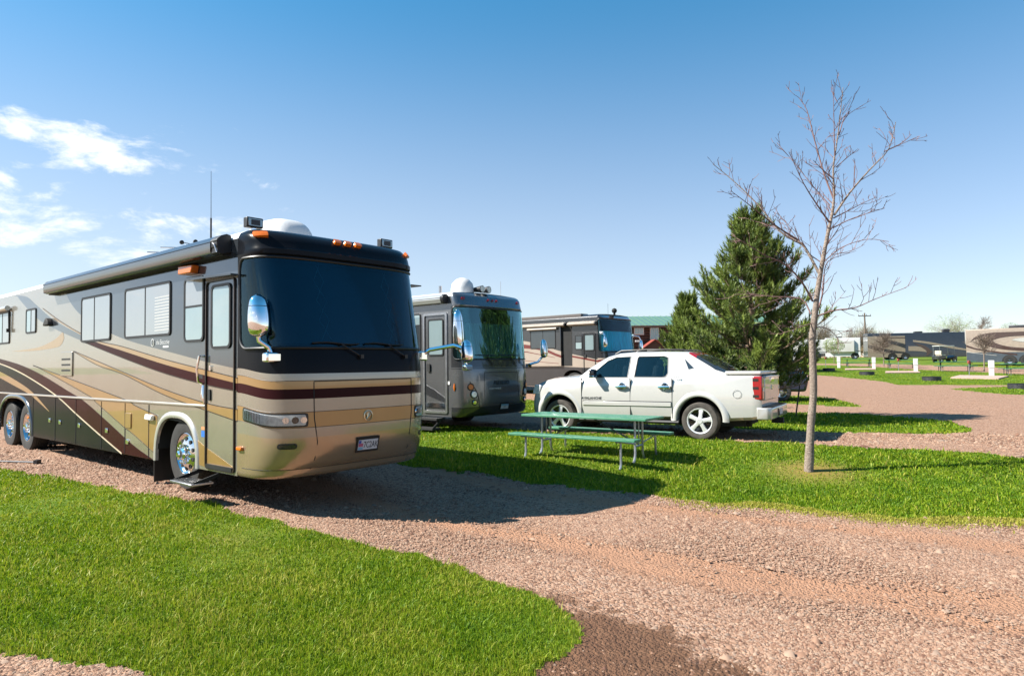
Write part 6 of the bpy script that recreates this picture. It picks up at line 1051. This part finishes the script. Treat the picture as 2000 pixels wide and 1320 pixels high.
# brown building with a green metal roof
def building():
    t = thing('lodge_building', 'brown log building with a green metal roof, left of the pines', 'building', (8.0, 54.0, h(8, 54))); z0 = h(8, 54); X0, X1, D, E, Rg = -3.5, 14.0, 12.0, 4.57-z0, 5.74-z0
    m = MB(); m.box(((X0+X1)/2, D/2, E/2-.2), (X1-X0-.5, D-.5, E+.3)); m.build('wall', 'log_brown', t)
    k = 0; zz = .1
    while zz < E-.1:
        m = MB(); m.tube([(X0+.1, .22, zz), (X1-.1, .22, zz)], .115, 8); m.build('log', 'log_brown', t, True); zz += .215
    m = MB(); m.add([(X0, -.35, E), (X1, -.35, E), (X1, D/2, Rg), (X0, D/2, Rg), (X0, D+.35, E), (X1, D+.35, E), (X0, -.35, E-.12), (X1, -.35, E-.12), (X1, D+.35, E-.12), (X0, D+.35, E-.12)], [(0, 1, 2, 3), (3, 2, 5, 4), (6, 7, 1, 0), (4, 5, 8, 9), (7, 8, 5, 2, 1), (6, 0, 3, 4, 9), (6, 9, 8, 7)]); rf = m.build('roof', 'roof_green', t)
    sl = (Rg-E)/(D/2+.35)
    for k in range(36): x = X0+.25+k*.485; m = MB(); m.bar((x, -.34, E+.025), (x, D/2-.02, Rg+.02), .06, .05); m.build('roof_rib', 'roof_green', rf)
    m = MB(); m.box(((X0+X1)/2, -.36, E-.05), (X1-X0, .04, .16)); m.build('gutter', 'log_brown', rf)
    for x, z, w_, hh in ((2.0, 4.28-z0, .62, .62), (3.22, 4.0-z0, .55, .85), (-1.4, 4.1-z0, .6, .8), (8.5, 4.0-z0, .6, .8)):
        m = MB(); m.box((x, .06, z), (w_+.16, .12, hh+.16)); wf = m.build('window', 'paint_offwhite', t); m = MB(); m.box((x, -.005, z), (w_, .02, hh)); m.build('pane', 'pane_teal', wf)
        for q in (-.25, 0, .25): m = MB(); m.box((x+q*w_, -.02, z), (.03, .02, hh)); m.build('mullion', 'white_plastic', wf)
    m = MB(); m.prism([(1.9, 2.62-z0), (3.9, 2.62-z0), (3.9, 2.72-z0), (2.9, 3.42-z0), (1.9, 2.72-z0)], lambda p, k: (p[0], -1.6+k, p[1]), 1.7); m.build('porch_gable', 'log_brown', t)
    for a, b in (((1.8, 2.68), (2.9, 3.46)), ((4.0, 2.68), (2.9, 3.46))): m = MB(); m.bar((a[0], -.8, a[1]-z0), (b[0], -.8, b[1]-z0), 1.9, .05); m.build('porch_roof', 'rust_red', t)
    for x in (2.0, 3.8): m = MB(); m.box((x, -1.5, (2.62-z0)/2), (.16, .16, 2.62-z0)); m.build('porch_post', 'log_brown', t)
    for x in (1.6, 3.75): m = MB(); m.box((x, -1.9, 3.35-z0), (.5, .12, .14)); m.build('porch_lamp', 'white_plastic', t); m = MB(); m.tube([(x, -1.9, 0), (x, -1.9, 3.3-z0)], .04, 5); m.build('lamp_post', 'steel_dark', t)
building()
# horizon trees
for i, (x, y, hg, cw, ch_, st_, kind, mt, lab) in enumerate(((66, 150, 7, 11, 5.4, 2, 'bare', None, 'bare bushy tree on the horizon behind the white trailer'), (80, 158, 6.8, 12, 5.4, 2, 'bare', None, 'bare spreading tree on the horizon right of the power pole'), (54, 165, 7.5, 11, 6, 2, 'bare', None, 'bare tree on the horizon above the half-hidden trailer'), (104, 165, 10.5, 10, 8.5, 2, 'leaf', 'leaf_pale', 'pale green leafing tree on the horizon above the black motorhome'), (112, 172, 11.5, 8, 9, 2, 'leaf', 'leaf_pale', 'taller pale green tree on the horizon, right of its neighbour'), (90, 175, 8, 7, 5, 2, 'leaf', 'leaf_pale', 'low pale green tree on the horizon left of the pale pair'), (122, 168, 8.5, 6, 6, 2, 'leaf', 'pine_needle', 'dark green tree on the horizon above the gap between the motorhomes'), (123, 180, 11.5, 6, 6, 4, 'bare', None, 'tall thin bare tree on the horizon above the beige motorhome'))):
    q = broad_tree(x, y, h(x, y)-.3, hg, cw, ch_, st_, 20+i, lab, kind, 'horizon_tree', 'trees on the horizon', .8 if kind == 'bare' else 1.5, mt); 
    for c in q.children:
        if c.name.startswith('crown'): c.data.materials[0] = MATS[mt]
def treeline():
    rng = np.random.default_rng(4); n = 26000; a = np.radians(rng.uniform(-48, 48, n)); r = rng.uniform(185, 240, n); x = r*np.sin(a); y = r*np.cos(a); top = 3.2+1.8*np.sin(a*31)+1.2*np.sin(a*77+1)+.8*np.sin(a*190); z = H(x, y)-.3+rng.random(n)**.8*np.maximum(1.2, top); s = .5+.5*rng.random(n)
    th = rng.uniform(0, 6.283, (n, 3)); ph = rng.uniform(-1, 1, (n, 3)); D_ = np.stack([np.cos(th)*np.sqrt(1-ph**2), np.sin(th)*np.sqrt(1-ph**2), ph], -1)*s[:, None, None]; T = np.stack([x, y, z], -1)[:, None]+D_
    o = tri_mesh('treeline', T, rng.random(n), 'leaf_bud', None); tag(o, 'low brown brush along the horizon', 'brush', None, 'stuff')
treeline()
